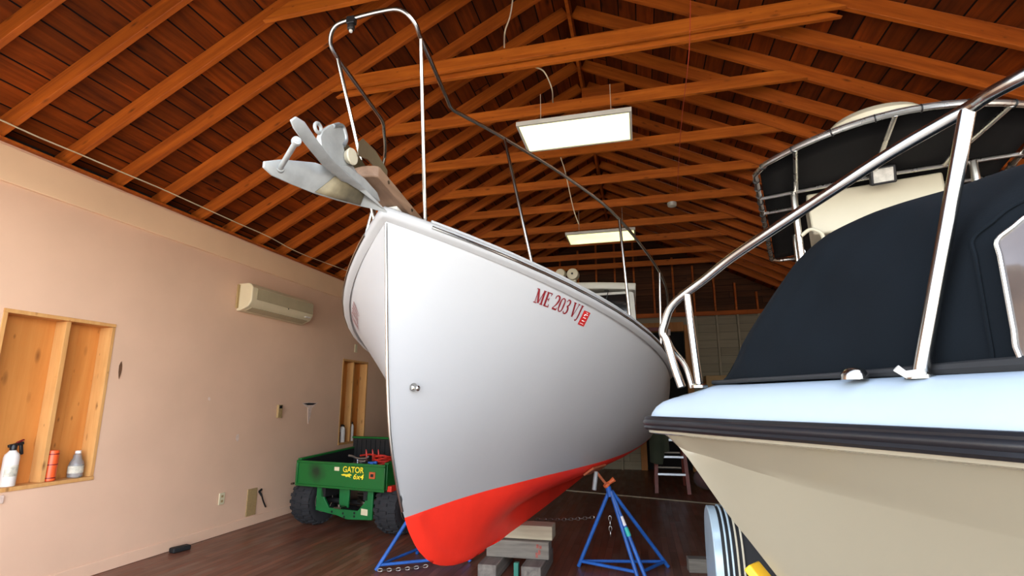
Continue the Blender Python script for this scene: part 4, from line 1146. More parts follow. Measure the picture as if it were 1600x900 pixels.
for x_, a_, b_ in ((-.905, .245, .215), (-.89, .20, .165), (-.912, .18, .14), (-.88, .235, .21)): mk_.box((x_, 4.4685, b_), (x_ + .02, 4.4697, a_))
mk_.build('chalk_mark', M['chalk'], cracked, 'faint red chalk mark', smooth=0, recalc=False)
o = MB().box((-1.07, 4.36, .001), (-1.03, 4.40, .122)).build('prop_post', M['tealpaint'], origin=(-1.05, 4.38, 0), bevel=.004)
tag(o, 'small teal painted post between the lower timber blocks', 'post')
o = MB().bar(at(1073, 855, 1, 4.9) + Vector((0, 0, .0)), at(1073, 855, 1, 4.9) + Vector((.42, .04, 0)), (0, 0, 1), .10, .11); 
lo = min(v.z for v in o.v); o.v = [v - Vector((0, 0, lo - .001)) for v in o.v]
o = o.build('timber_offcut', M['timber'], origin=o.v[0], bevel=.005); tag(o, 'short grey timber lying on the floor by the ribbed mudguard', 'timber')

# ------------------------------------------------------------------ boat stands
def boat_stand(feet, apex, sgn, s, z, label, extra=None):
    T = thing('boat_stand', (sum(f[0] for f in feet) / len(feet), sum(f[1] for f in feet) / len(feet), 0), label, 'boat stand', 'blue stands propping the white boat')
    apex = Vector(apex); r = .0165
    F = [Vector((f[0], f[1], r + .001)) for f in feet]
    for f in F:
        MB().tube([apex + (f - apex).normalized() * .02, f, f + (f - apex).normalized() * .012], r, 12).build('leg', M['blue'], T)
    mid = [f.lerp(apex, .05) for f in F]
    pairs = [(0, 1), (1, 2), (2, 0)] if len(F) == 3 else [(0, 1), (2, 3), (3, 0)]
    for a, b in pairs[:]:
        MB().tube([mid[a], mid[b]], r * .8, 10).build('cross_bar', M['blue'], T)
    up = [f.lerp(apex, .82) for f in F]
    h = hull_h(s, z); P = BP(s, sgn * h, z)
    nrm = (on_hull(s, z, sgn, .1) - P).normalized()
    pad = P + nrm * .012
    MB().tube([apex - Vector((0, 0, .06)), apex + (pad - apex).normalized() * .03], .024, 14).build('collar', M['blue'], T)
    scr = pad + nrm * .02
    MB().tube([apex, scr], .0125, 12).build('screw', M['padwood'], T, 'rusty threaded screw')
    hd = (scr - apex).normalized(); c = apex + hd * .045
    sd = hd.cross(Vector((0, 1, 0))).normalized()
    MB().tube([c + sd * .02 * sgn, c - sd * .035 * sgn, c - sd * .085 * sgn], [.018, .015, .022], 10).lathe([(.03, -.012), (.032, 0), (.03, .012)], c, hd, 16).build('screw_handle', M['orange'], T, 'orange screw handle')
    t1 = nrm.cross(Vector((0, 0, 1))).normalized(); t2 = nrm.cross(t1)
    pd = MB().obox(pad, (t1, t2, nrm), (.15, .055, .009)).build('pad', M['padwood'], T, 'orange brown plywood pad', bevel=.003)
    q = pad + nrm * .018
    MB().tube([q, q + Vector((-.02 * sgn, -.03, -.15))], .019, 12).build('pad_pivot', M['galvw'], T, 'grey pivot tube')
    return T, apex, F
RF = [(-.589, 4.795), (-.095, 4.60), (-.035, 4.63), (.156, 4.957)]
apR = at(953, 764, 1, 4.74)
SR, apR, FR = boat_stand(RF, apR, 1, 2.50, .835, 'blue boat stand with orange handle to the right of the timber blocks')
for i, (t0, t1, m_, nm) in enumerate(((.33, .44, 'stickerw', 'tube_label'), (.46, .56, 'teal', 'tube_tape'))):
    a, b = apR.lerp(FR[2], t0), apR.lerp(FR[2], t1)
    MB().tube([a, b], .0175 + .003 * i, 12).build(nm, M[m_], SR, ('white label on a leg', 'teal tape on a leg')[i])
LF = [(-2.245, 4.27), (-2.12, 4.82), (-1.56, 4.70)]
apL = BP(2.36, -.90, .60)
SL, apL, FL = boat_stand(LF, apL, -1, 2.50, .835, 'blue boat stand beyond the bow, seen to the left of the red bottom')
def chain_mb(p, q, sag, pitch=.036, R=.012, r=.0036):
    p, q = Vector(p), Vector(q); n = max(2, int((q - p).length / pitch)); mb = MB()
    pts = [p.lerp(q, i / n) - Vector((0, 0, sag * 4 * (i / n) * (1 - i / n))) for i in range(n + 1)]
    for i in range(n):
        d = (pts[i + 1] - pts[i]); u = d.cross(Vector((0, 0, 1)) if abs(d.normalized().z) < .9 else Vector((1, 0, 0))).normalized()
        if i % 2: u = d.cross(u).normalized()
        mb.torus((pts[i] + pts[i + 1]) / 2, u, R, r, 10, 5, 1.75, d)
    return mb
p = at(928, 808, 1, 4.72)
tag(chain_mb(p, (-1.0, 4.98, .335), .012).build('chain', M['chain'], origin=p), 'steel chain stretched from the right blue stand to the timber blocks', 'chain')
p = at(953, 806, 1, 4.70)
tag(chain_mb(p, p - Vector((0, 0, .165)), 0).build('chain', M['chain'], origin=p), 'short steel chain end dangling below the right blue stand', 'chain')
p = Vector((-2.205, 4.215, .03))
tag(chain_mb(p, at(668, 884, 2, .03), .008).build('chain', M['chain'], origin=p), 'steel chain near the floor hooked round the left stand foot', 'chain')

# ------------------------------------------------------------------ green utility vehicle
GYAW = .17
G3 = Frame((-3.25, 5.6), (math.sin(GYAW), math.cos(GYAW)), (math.cos(GYAW), -math.sin(GYAW)))
G = lambda p, y, z: G3.W(y, p, z)
V = lambda p, y, z: G3.V(y, p, z)
AX = (V(1, 0, 0), V(0, 1, 0), (0, 0, 1))
ut = thing('utility_vehicle', G(0, .5, 0), 'green six-wheeled utility vehicle with a tipping cargo bed beside the pink wall', 'utility vehicle')
def gbox(mb, c, h): return mb.obox(G(*c), AX, h)
PW = .625
def tilt(y): return .07 * (y + .3)
def gquadbox(mb, p0, p1, y0, y1, z0, z1):
    """box with floor following the slight tilt of the bed"""
    vs = [G(p, y, z + tilt(y)) for y in (y0, y1) for z in (z0, z1) for p in (p0, p1)]
    return mb.add(vs, [(0, 2, 3, 1), (4, 5, 7, 6), (0, 1, 5, 4), (2, 6, 7, 3), (0, 4, 6, 2), (1, 3, 7, 5)])
YT, YFB = -.30, .66
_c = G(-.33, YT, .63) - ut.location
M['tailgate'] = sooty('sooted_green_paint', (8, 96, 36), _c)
tg = gquadbox(MB(), -PW, PW, YT - .0, YT + .025, .475, .745)
tg = tg.build('tailgate', M['tailgate'], ut, 'green tailgate', bevel=.006)
mb = MB(); gquadbox(mb, -PW - .004, PW + .004, YT - .014, YT - .001, .725, .752); gquadbox(mb, -PW - .004, PW + .004, YT - .014, YT - .001, .470, .495)
gquadbox(mb, -PW - .004, -PW + .02, YT - .014, YT - .001, .496, .724); gquadbox(mb, PW - .02, PW + .004, YT - .014, YT - .001, .496, .724)
mb.build('tailgate_rim', M['green'], tg, bevel=.004, recalc=False)
gquadbox(MB(), -.07, .0, YT - .002, YT - .0005, .66, .70).build('small_decal', M['plate'], tg, 'small pale decal')
rfl = gquadbox(MB(), .42, .50, YT - .01, YT - .0005, .60, .67).build('reflector', M['orange'], tg, 'square red reflector', bevel=.004)
gquadbox(MB(), .44, .48, YT - .013, YT - .011, .62, .65).build('reflector_centre', M['blackmat'], rfl)
def text_mesh(s, size, bold=.02):
    cu = bpy.data.curves.new('lettering', 'FONT'); cu.body = s; cu.size = size; cu.offset = bold * size
    o = bpy.data.objects.new('lettering', cu); COL.objects.link(o)
    bpy.context.view_layer.update(); dg = bpy.context.evaluated_depsgraph_get()
    me = bpy.data.meshes.new_from_object(o.evaluated_get(dg)); bpy.data.objects.remove(o); bpy.data.curves.remove(cu)
    vs = [v.co.copy() for v in me.vertices]; fs = [tuple(p.vertices) for p in me.polygons]; bpy.data.meshes.remove(me)
    return vs, fs
for s_, size, p0, z0, wdt, sl in (('GATOR', .085, .055, .652, .29, 0), ('6x4', .078, .20, .585, .14, .25)):
    vs, fs = text_mesh(s_, size, .02); x1 = max(v.x for v in vs); x0 = min(v.x for v in vs)
    P = [G(p0 + (v.x - x0) / (x1 - x0) * wdt + sl * v.y, YT - .0042, z0 + v.y + tilt(YT)) for v in vs]
    MB().add(P, fs).build('tailgate_lettering', M['yellow'], tg, 'yellow lettering ' + s_, recalc=False, smooth=0)
    vs, fs = text_mesh(s_, size, .05)
    P = [G(p0 + (v.x - x0) / (x1 - x0) * wdt + sl * v.y, YT - .0018, z0 + v.y + tilt(YT)) for v in vs]
    MB().add(P, fs).build('lettering_outline', M['black'], tg, 'black outline of the lettering', recalc=False, smooth=0)
# a plain leaf-shaped swoosh stands beside the 6x4 mark
sw = [(.03, .622), (.07, .632), (.11, .628), (.15, .64), (.185, .622), (.15, .612), (.17, .595), (.13, .606), (.10, .60), (.09, .612), (.05, .612)]
MB().prism([G(p, YT - .0022, z + tilt(YT)) for p, z in sw], V(0, -.0008, 0)).build('swoosh_decal', M['yellow'], tg, 'yellow jagged decal')
# bed
mb = MB()
gquadbox(mb, -PW, PW, YT + .03, YFB, .475, .50)
bed = mb.build('cargo_bed', M['bedliner'], ut, 'black lined cargo bed', bevel=.004)
for sg in (1, -1):
    a, b = sorted((sg * PW, sg * (PW - .025)))
    gquadbox(MB(), a, b, YT + .03, YFB, .502, .745).build('bed_side', M['bedliner'], bed, 'black bed side', bevel=.004)
    a, b = sorted((sg * (PW + .02), sg * (PW - .03)))
    gquadbox(MB(), a, b, YT + .02, YFB, .747, .768).build('bed_side_rim', M['green'], bed, 'green rim of the bed side', bevel=.005)
    a, b = sorted((sg * (PW + .012), sg * (PW + .002)))
    gquadbox(MB(), a, b, YT + .02, YFB, .49, .746).build('bed_side_panel', M['green'], bed, 'green outer panel', bevel=.004)
gquadbox(MB(), -PW, PW, YFB - .025, YFB, .502, .875).build('bed_front', M['bedliner'], bed, 'ribbed black front wall of the bed', bevel=.004)
for k in range(16):
    p = -.56 + k * .075
    gquadbox(MB(), p - .008, p + .008, YFB - .034, YFB - .026, .51, .86).build('bed_rib', M['bedliner'], bed)
gquadbox(MB(), -PW - .01, PW + .01, YFB - .04, YFB + .015, .877, .90).build('bed_front_rim', M['green'], bed, 'green rim of the front wall', bevel=.006)
MB().tube([G(-PW - .025, YT - .01, .49), G(-PW - .06, YT - .01, .485)], .012, 8).build('latch', M['steel'], tg)
# rear frame
def gpoly(mb, pts, y0, y1): return mb.prism([G(p, y0, z) for p, z in pts], V(0, y1 - y0, 0))
mb = MB()
gpoly(mb, [(-.40, .20), (-.40, .47), (-.33, .47), (-.28, .33), (-.21, .24), (.20, .235), (.29, .33), (.33, .46), (.40, .46), (.40, .155), (.06, .135), (-.08, .165)], -.20, -.175)
mb.build('rear_frame', M['greend'], ut, 'green rear frame plate', bevel=.004)
gpoly(MB(), [(-.085, .475), (.06, .475), (.055, .255), (-.075, .255)], -.185, -.165).build('hitch_post', M['greend'], ut, bevel=.003)
hitch = MB(); gbox(hitch, (-.01, -.24, .265), (.05, .05, .008)); hitch.tube([G(-.01, -.26, .255), G(-.01, -.26, .30)], .014, 10)
hitch.build('hitch', M['steel'], ut, bevel=.002)
for p, z in ((-.16, .20), (.0, .195), (.16, .21), (.16, .175), (.02, .16)):
    MB().lathe([(.013, 0), (.013, .002), (0, .0022)], G(p, -.2005, z), V(0, -1, 0), 10).build('frame_hole', M['dark'], ut)
MB().prism([G(p, -.2005, z) for p, z in ((.25, .20), (.34, .195), (.34, .26), (.25, .265))], V(0, -.001, 0)).build('frame_decal', M['plate'], ut, 'small white decal')
eng = MB(); gbox(eng, (.17, .12, .33), (.13, .14, .09)); gbox(eng, (.05, .3, .32), (.22, .2, .1))
for k in range(5): gbox(eng, (.17, -.03, .26 + k * .03), (.12, .012, .006))
eng.tube(smooth_path([G(.1, -.05, .33), G(.2, -.10, .30), G(.27, -.06, .27)], 5), .028, 10)
eng.build('engine', M['steel'], ut, 'grey engine under the bed', bevel=.006)
mb = MB(); gbox(mb, (-.3, .75, .40), (.03, .95, .05)); gbox(mb, (.3, .75, .40), (.03, .95, .05)); gbox(mb, (0, .9, .36), (.28, .5, .02))
mb.build('chassis', M['blackmat'], ut, recalc=False)
def wheel(p, y, R=.262, w=.125, nm='wheel'):
    prof = [(R * .50, -w * .92), (R * .62, -w), (R * .84, -w * 1.02), (R * .95, -w * .92), (R * .985, -w * .6), (R, -w * .2), (R, w * .2), (R * .985, w * .6), (R * .95, w * .92), (R * .84, w * 1.02), (R * .62, w), (R * .50, w * .92)]
    c = G(p, y, R + .012); wl = MB().lathe(prof, c, V(1, 0, 0), 40).build(nm, M['tyre'], ut, 'knobbly black tyre')
    tr = MB(); nl = 22
    for k in range(nl):
        for j, off in ((-1, 0), (1, .5), (0, .25)):
            a = 2 * math.pi * (k + off) / nl
            rd = V(0, math.cos(a), 0) + Vector((0, 0, math.sin(a))); tg_ = V(0, -math.sin(a), 0) + Vector((0, 0, math.cos(a)))
            if j == 0: tr.obox(c + rd * (R - .004), (V(1, 0, 0), tg_, rd), (w * .28, .016, .014))
            else: tr.obox(c + rd * (R * .965) + V(j * w * .70, 0, 0), ((V(1, 0, 0) - rd * j * .35), tg_, (rd + V(j * .35, 0, 0))), (w * .30, .018, .016))
    tr.build('tread', M['tyre'], wl, smooth=0, recalc=False)
    MB().lathe([(.0, -w * .55), (R * .2, -w * .6), (R * .46, -w * .8), (R * .52, -w * .95), (R * .52, w * .95), (R * .46, w * .8), (R * .2, w * .6), (0, w * .55)], c, V(1, 0, 0), 24).build('rim', M['plate'], wl, 'pale wheel rim')
for p in (-.60, .60):
    wheel(p, 0, .268, .14); wheel(p, .62, .268, .14); wheel(p * .95, 1.55, .23, .09)
for y_, z_ in ((0, .28), (.62, .28), (1.55, .242)): MB().tube([G(-.48, y_, z_), G(.48, y_, z_)], .028, 10).build('axle', M['blackmat'], ut)
# cab seats and hood ahead of the bed
mb = MB(); gbox(mb, (0, .98, .52), (.5, .20, .07)); gbox(mb, (-.26, .80, .70), (.2, .05, .14)); gbox(mb, (.26, .80, .70), (.2, .05, .14))
mb.build('seat', M['blackmat'], ut, bevel=.03, recalc=False)
gpoly(MB(), [(-.46, .40), (.46, .40), (.46, .62), (.38, .72), (-.38, .72), (-.46, .62)], 1.38, 1.95).build('hood', M['green'], ut, bevel=.03)
MB().torus(G(-.26, 1.25, .80), V(0, -.5, 0) + Vector((0, 0, .8)), .13, .013, 24, 8).tube([G(-.26, 1.25, .80), G(-.26, 1.42, .66)], .014, 8).build('steering_wheel', M['blackmat'], ut)
mb = MB(); gbox(mb, (0, 1.2, .395), (.48, .22, .015)); mb.build('footwell', M['greend'], ut)
gbox(MB(), (PW + .03, -.20, .50), (.028, .06, .03)).build('tail_lamp', M['redcoil'], ut, 'red tail lamp', bevel=.006)
# ---- load lying in the bed
BZ = lambda y: .503 + tilt(y)
def coil(c, R, r, turns, h, ax, mat, name, label, cat):
    pts = []
    for i in range(turns * 16 + 1):
        a = 2 * math.pi * i / 16; k = i / (turns * 16)
        pts.append(Vector(c) + V(math.cos(a) * R * (1 + .06 * math.sin(3.1 * k * turns)), math.sin(a) * R * .8, 0) + Vector((0, 0, h * k + .012 * math.sin(a * 2.3))))
    return tag(MB().tube(pts, r, 7).build(name, mat, origin=Vector(c)), label, cat)
def gl(px, py, y):
    q = G3.ons(px, py, y); return G(q[1], y, q[2])
c = gl(598, 716, .22); cz_ = BZ(.22) + .04
coil(Vector((c.x, c.y, cz_)), .115, .009, 9, c.z - cz_ + .03, None, M['redcoil'], 'cable_coil', 'red coiled cable heaped in the green vehicle bed', 'cable')
mb = MB()
for px in (573, 583, 592):
    a0 = gl(px, 712, .50); b0 = gl(px - 1, 702, .50)
    mb.tube([Vector((a0.x, a0.y, BZ(.5) + .001)), a0, a0.lerp(b0, .6), b0], [.008, .013, .010, .004], 8)
mb.tube(smooth_path([gl(563, 712, .50), gl(578, 710, .50), gl(592, 713, .49), gl(599, 718, .47)], 5), .011, 8)
tag(mb.build('cable_hooks', M['redcoil'], origin=gl(578, 712, .5)), 'red upright cable hooks against the front wall of the bed', 'cable hooks')
w = smooth_path([gl(545, 712, .14), gl(551, 713, .14), gl(559, 716.5, .13), gl(572, 716.5, .12), gl(577, 713, .12)], 5)
m0 = w[len(w) // 2]
tag(MB().tube(w, .013, 10).tube([Vector((m0.x, m0.y, BZ(.13) + .001)), m0], .012, 8).build('bent_metal_bar', M['ladder'], origin=m0), 'bent silver metal bar lying in the vehicle bed', 'metal bar')
for k, (px, py, y, L, a, mt, lab) in enumerate(((549, 725, -.10, .10, .1, 'ladder', 'short bright metal rod near the tailgate of the green vehicle'), (566, 721, -.06, .13, -.15, 'ladder', 'silver tool lying in the middle of the vehicle bed'), (582, 723, -.10, .10, .3, 'blue', 'blue and silver tool near the red cable in the vehicle bed'))):
    c = gl(px, py, y); d = V(math.cos(a), math.sin(a), 0)
    mb = MB().tube([c - d * L / 2, c + d * L / 2], .012, 10).lathe([(.018, -.016), (.018, .016)], c + d * L * .4, d, 12).bar(Vector((c.x, c.y, BZ(y) + .001)), c, d, .05, .04)
    tag(mb.build('hand_tool', M[mt], origin=c), lab, 'tool')
gb_ = MB(); gbox(gb_, (-.02, .36, BZ(.36) + .072), (.13, .06, .07)); tag(gb_.build('battery_box', M['blackmat'], origin=G(-0.02, .36, BZ(.36)), bevel=.008), 'black box among the tools in the vehicle bed', 'box')

# ------------------------------------------------------------------ things on the pink wall
X0 = XL + .0015
A = thing('wall_mounted_air_conditioner', (XL, 5.4, 2.45), 'cream wall mounted air conditioner unit high on the pink wall', 'air conditioner')
y0, y1, z0, z1, dp = 4.86, 6.02, 2.45, 2.775, .20
sec = [(0, z0), (.05, z0), (dp * .80, z0 + .05), (dp, z0 + .115), (dp, z1 - .05), (dp - .03, z1 - .012), (dp - .06, z1), (0, z1)]
MB().prism([(X0 + d, y0, z) for d, z in sec], (0, y1 - y0, 0)).build('case', M['ac'], A, bevel=.012, seg=3)
MB().prism([(X0 + dp + .001, y0 + .075, z0 + .135), (X0 + dp + .001, y1 - .03, z0 + .135), (X0 + dp + .001, y1 - .03, z1 - .055), (X0 + dp + .001, y0 + .075, z1 - .055)], (.006, 0, 0)).build('front_panel', M['acd'], A, 'beige front panel', bevel=.002)
MB().prism([(X0 + .075, y0 + .06, z0 + .012), (X0 + .075, y1 - .06, z0 + .012), (X0 + dp * .78, y1 - .06, z0 + .047), (X0 + dp * .78, y0 + .06, z0 + .047)], (.004, 0, -.007)).build('louvre', M['acd'], A, bevel=.002)
MB().lathe([(.008, 0), (.008, .004), (0, .005)], (X0 + dp + .004, 5.5, z0 + .125), (1, 0, 0), 10).build('indicator', M['black'], A)
MB().bar((X0 + dp - .01, y1 - .16, z0 + .085), (X0 + dp - .01, y1 - .06, z0 + .085), (0, 0, 1), .03, .014).build('badge', M['stickerw'], A, 'small pale badge')
MB().bar((X0 + .02, y0 - .012, z0 + .03), (X0 + .02, y0 - .012, z1 - .02), (1, 0, 0), .03, .02).build('wall_bracket', M['tanpanel'], A)
def wall_plate(name, yc, zc, w, h, mat, label, cat, t=.012, extra=None):
    o = MB().box((X0, yc - w / 2, zc - h / 2), (X0 + t, yc + w / 2, zc + h / 2)).build(name, mat, origin=(X0, yc, zc), bevel=.003)
    return tag(o, label, cat)
ol = wall_plate('outlet_plate', 4.935, .38, .075, .12, M['plate'], 'ivory outlet plate low on the pink wall', 'outlet plate')
for dz in (.025, -.025): MB().box((X0 + .0125, 4.92, .38 + dz - .012), (X0 + .014, 4.95, .38 + dz + .012)).build('socket', M['tanpanel'], ol)
vp = wall_plate('vent_cover', 5.40, .265, .155, .30, M['tanpanel'], 'tan rectangular vent cover low on the pink wall', 'vent cover', .01)
for k in range(12): MB().box((X0 + .0105, 5.335, .14 + k * .021), (X0 + .0125, 5.465, .148 + k * .021)).build('slat', M['tanpanel'], vp)
th = wall_plate('wall_mounted_thermostat', 5.74, 1.30, .075, .16, M['tanpanel'], 'small narrow thermostat on the pink wall beside the plaster hole', 'thermostat', .03)
MB().box((X0 + .0305, 5.715, 1.335), (X0 + .033, 5.765, 1.372)).build('thermostat_face', M['black'], th)
wall_plate('wall_switch', 7.48, 2.28, .07, .13, M['plate'], 'ivory plate above the far wall opening', 'wall plate', .012)
# torn plaster
hp = [(6.20, 1.400), (6.30, 1.412), (6.45, 1.405), (6.56, 1.41), (6.50, 1.375), (6.42, 1.33), (6.40, 1.20), (6.36, 1.12), (6.34, 1.22), (6.33, 1.34), (6.24, 1.375)]
o = MB().prism([(X0, y, z) for y, z in hp], (.006, 0, 0)).build('torn_plaster', M['plaster'], WL, 'torn pale plaster on the pink wall')
MB().prism([(X0 + .0065, y, z) for y, z in ((6.22, 1.396), (6.34, 1.404), (6.52, 1.40), (6.44, 1.375), (6.32, 1.372))], (.002, 0, 0)).build('plaster_hole', M['dark'], o, 'dark hole in the plaster')
for k, (py, pz, w, h, lab) in enumerate(((3.60, 1.70, .014, .075, 'chipped dark scar in the wall just beyond the near window opening'), (4.62, 1.45, .02, .02, 'small chip in the pink wall below the air conditioner'), (5.08, 1.02, .028, .05, 'pale scuff in the pink wall above the outlet plate'))):
    pts = [(X0, py + w * random.uniform(.6, 1.2) * math.cos(a), pz + h * random.uniform(.6, 1.2) * math.sin(a)) for a in [2 * math.pi * i / 9 for i in range(9)]]
    o = MB().prism(pts, (.003, 0, 0)).build('wall_chip', M['scar' if k == 0 else 'plaster'], WL, lab)
w = smooth_path([at(405, 768, 0, X0 + .02), at(409, 775, 0, X0 + .035), at(411, 782, 0, X0 + .03), at(415, 792, 0, X0 + .02)], 6)
tag(MB().tube(w, [.012] * 6 + [.009] * (len(w) - 6), 8).tube([w[0], w[0] + Vector((.0, .04, .02))], .012, 8).build('cord_stub', M['black'], origin=w[0]), 'black cable stub sticking out of the wall beside the tan vent cover', 'cable')
c = at(277, 861, 2, 0)
o = MB().obox(c + Vector((.03, 0, .024)), ((.25, 1, 0), (1, -.25, 0), (0, 0, 1)), (.085, .04, .023)).build('black_box', M['blackmat'], origin=c + Vector((.03, 0, 0)), bevel=.012, seg=3); tag(o, 'small black box on the floor at the foot of the pink wall', 'box')
# ---- in the near wall opening
SZ = W1[2] + .0315
def vessel(prof, y, mat, name, label, cat, x=XL - .055, z=SZ, nm='body'):
    T = thing(name, (x, y, z), label, cat); MB().lathe(prof, (x, y, z), n=28).build(nm, mat, T); return T
T = vessel([(.0, 0), (.044, .0), (.047, .006), (.047, .20), (.043, .225), (.025, .245), (.02, .255), (.0, .256)], 2.925, M['bottlewhite'], 'fire_extinguisher', 'white fire extinguisher with black head in the near wall opening', 'fire extinguisher')
MB().lathe([(.021, .256), (.023, .285), (.016, .30), (.0, .302)], (XL - .055, 2.925, SZ), n=16).bar((XL - .055, 2.89, SZ + .285), (XL - .055, 2.985, SZ + .305), (0, 0, 1), .022, .022).bar((XL - .055, 2.97, SZ + .295), (XL - .055, 2.985, SZ + .22), (1, 0, 0), .02, .018).build('valve_head', M['black'], T, bevel=.004)
MB().bar((XL - .055, 2.94, SZ + .308), (XL - .055, 2.985, SZ + .328), (0, 0, 1), .016, .01).build('lever', M['letter'], T, 'dark red lever', bevel=.002)
mb = MB()
for a in range(-6, 7): pass
MB().grid([[Vector((XL - .055 + .0478 * math.cos(a), 2.925 + .0478 * math.sin(a), SZ + z)) for a in np.linspace(-1.2, .9, 12)] for z in (.07, .15)]).build('printed_label', M['juglabel'], T, 'faded printed label')
T = vessel([(.0, 0), (.036, 0), (.04, .004), (.04, .225), (.037, .232), (.0, .233)], 3.2, M['orangecan'], 'canister', 'orange cylinder canister in the near wall opening', 'canister', XL - .05)
for z in (.02, .12, .20): MB().lathe([(.0405, z), (.0412, z + .004), (.0405, z + .008)], (XL - .05, 3.2, SZ), n=28).build('canister_ring', M['letter'], T)
T = vessel([(.0, 0), (.045, 0), (.052, .008), (.052, .10), (.046, .125), (.03, .15), (.028, .175), (.020, .19), (.0, .191)], 3.40, M['jug'], 'plastic_jug', 'clear plastic jug with white cap in the near wall opening', 'jug', XL - .06)
MB().lathe([(.021, .191), (.021, .212), (.0, .214)], (XL - .06, 3.40, SZ), n=18).build('cap', M['stickerw'], T, 'white cap')
MB().lathe([(.0525, .035), (.0535, .036), (.0535, .092), (.0525, .093)], (XL - .06, 3.40, SZ), n=28).build('paper_label', M['juglabel'], T, 'pale paper label')
o = MB().box((X0, 2.56, W1[2] - .075), (X0 + .012, 2.88, W1[2] - .02)).build('paint_patch', M['plaster'], WL, 'whitish patch on the wall under the near opening', bevel=.002)
# ---- in the far wall opening
for y, h, r, m_, lab in ((7.215, .20, .036, 'bag', 'dark grey can at the near edge of the far wall opening'), (7.32, .27, .048, 'bottlewhite', 'white bottle with black top in the far wall opening'), (7.60, .30, .03, 'bottlewhite', 'slim white bottle behind the stud of the far wall opening')):
    T = vessel([(0, 0), (r * .94, 0), (r, .005), (r, h * .74), (r * .8, h * .82), (r * .45, h * .88), (0, h * .881)], y, M[m_], 'bottle', lab, 'bottle')
    MB().lathe([(r * .5, h * .881), (r * .55, h * .97), (r * .3, h), (0, h * 1.001)], (XL - .055, y, SZ), n=16).build('cap', M['black'], T, 'black cap')
    if r > .03:
        MB().bar((XL - .055, y - r * .4, SZ + h * .97), (XL - .055, y + r * 1.1, SZ + h * .9), (0, 0, 1), .02, .02).build('trigger', M['black'], T, bevel=.003)

# ------------------------------------------------------------------ far end of the shed
LD = thing('step_ladder', (.45, 8.95, 0), 'step ladder with bright metal treads standing under the boats at the far end', 'ladder')
def lx(y, z): return 0
LY = 8.75
for x in (.175, .665):
    sx = 1 if x < .4 else -1
    MB().bar((x, LY, .002), (x + sx * .06, LY + .30, 1.30), (1, 0, 0), .035, .055).build('front_rail', M['ladderside'], LD)
    MB().bar((x, LY + .95, .002), (x + sx * .06, LY + .36, 1.27), (1, 0, 0), .03, .04).build('rear_rail', M['ladderside'], LD)
for k, z in enumerate((.27, .53, .79, 1.05)):
    t_ = z / 1.3
    MB().box((.175 + .02 + .06 * t_, LY + .30 * t_ - .03, z), (.665 - .02 - .06 * t_, LY + .30 * t_ + .07, z + .035)).build('tread', M['ladder'], LD, 'bright metal tread', bevel=.003)
    if k < 3: MB().box((.21 + .06 * t_, LY + .95 - .58 * t_ - .012, z + .02), (.63 - .06 * t_, LY + .95 - .58 * t_ + .012, z + .045)).build('rear_bar', M['steel'], LD)
MB().box((.22, LY + .24, 1.30), (.62, LY + .44, 1.34)).build('top_cap', M['ladderside'], LD, bevel=.006)
# tarp hanging over the ladder
rows = []
for i in range(9):
    r = []
    for j in range(9):
        u, v = i / 8, j / 8
        x = .10 + .30 * u; z = 1.36 - v * (.88 if u < .7 else .70) - .03 * math.sin(3 * u)
        r.append(Vector((x, LY + .16 - .26 * v + .018 * math.sin(11 * u + 2 * v), z)))
    rows.append(r)
tag(MB().grid(rows).build('tarp', M['tarp'], origin=(.25, LY + .1, .5), solid=.006, smooth=70), 'olive tarp hanging over the step ladder', 'tarp')
pts = []
mb = MB(); rows = []
for i in range(9):
    a = math.pi * i / 8
    rows.append([Vector((1.02 + .26 * math.sin(a) * math.cos(b) * (1 + .08 * math.sin(3 * b + a)), 9.3 + .22 * math.sin(a) * math.sin(b), .001 + .17 * (1 - math.cos(a)) * (1 + .1 * math.sin(2 * b)))) for b in [2 * math.pi * j / 18 for j in range(18)]])
tag(mb.grid(rows, closed=True).build('sack', M['bag'], origin=(1.02, 9.3, 0), smooth=80), 'slumped mauve sack on the floor beside the step ladder', 'sack')
o = MB().box((1.30, 11.0, 1.60), (2.2, 11.45, 1.935)).build('cardboard_box', M['card'], origin=(1.75, 11.2, 1.6), bevel=.006); tag(o, 'tan cardboard box on a shelf against the far white boards', 'box')
sh_ = thing('shelf_unit', (1.75, 11.25, 0), 'plain wooden shelf bench against the far wall', 'shelf')
MB().box((1.2, 10.95, 1.56), (2.9, 11.5, 1.598)).build('shelf_top', M['timberl'], sh_, bevel=.004)
for x in (1.25, 2.82):
    for y in (11.0, 11.44): MB().box((x - .03, y - .03, .001), (x + .03, y + .03, 1.558)).build('leg', M['timber'], sh_, bevel=.003)
o = MB().box((.20, 11.50, 2.94), (.52, 11.56, 3.02)).build('red_sign', M['letter'], origin=(.36, 11.53, 2.98), bevel=.003); tag(o, 'small dark red sign on the far door header', 'sign')
o = MB().box((.58, 11.50, 2.84), (.70, 11.56, 2.97)).build('hanging_notice', M['stickerw'], origin=(.64, 11.53, 2.9), bevel=.002); tag(o, 'small white notice by the far door header', 'notice')

# ------------------------------------------------------------------ daylight and camera
wd = bpy.data.worlds.new('World'); SC.world = wd; wd.use_nodes = True
nt = wd.node_tree; bg = nt.nodes['Background']
sky = nt.nodes.new('ShaderNodeTexSky'); sky.sky_type = 'NISHITA'
sky.sun_disc = False; sky.sun_elevation = math.radians(48); sky.sun_rotation = math.radians(75); sky.altitude = 50; sky.dust_density = 2.0
hs = nt.nodes.new('ShaderNodeHueSaturation'); hs.inputs['Saturation'].default_value = .55
nt.links.new(sky.outputs[0], hs.inputs['Color'])
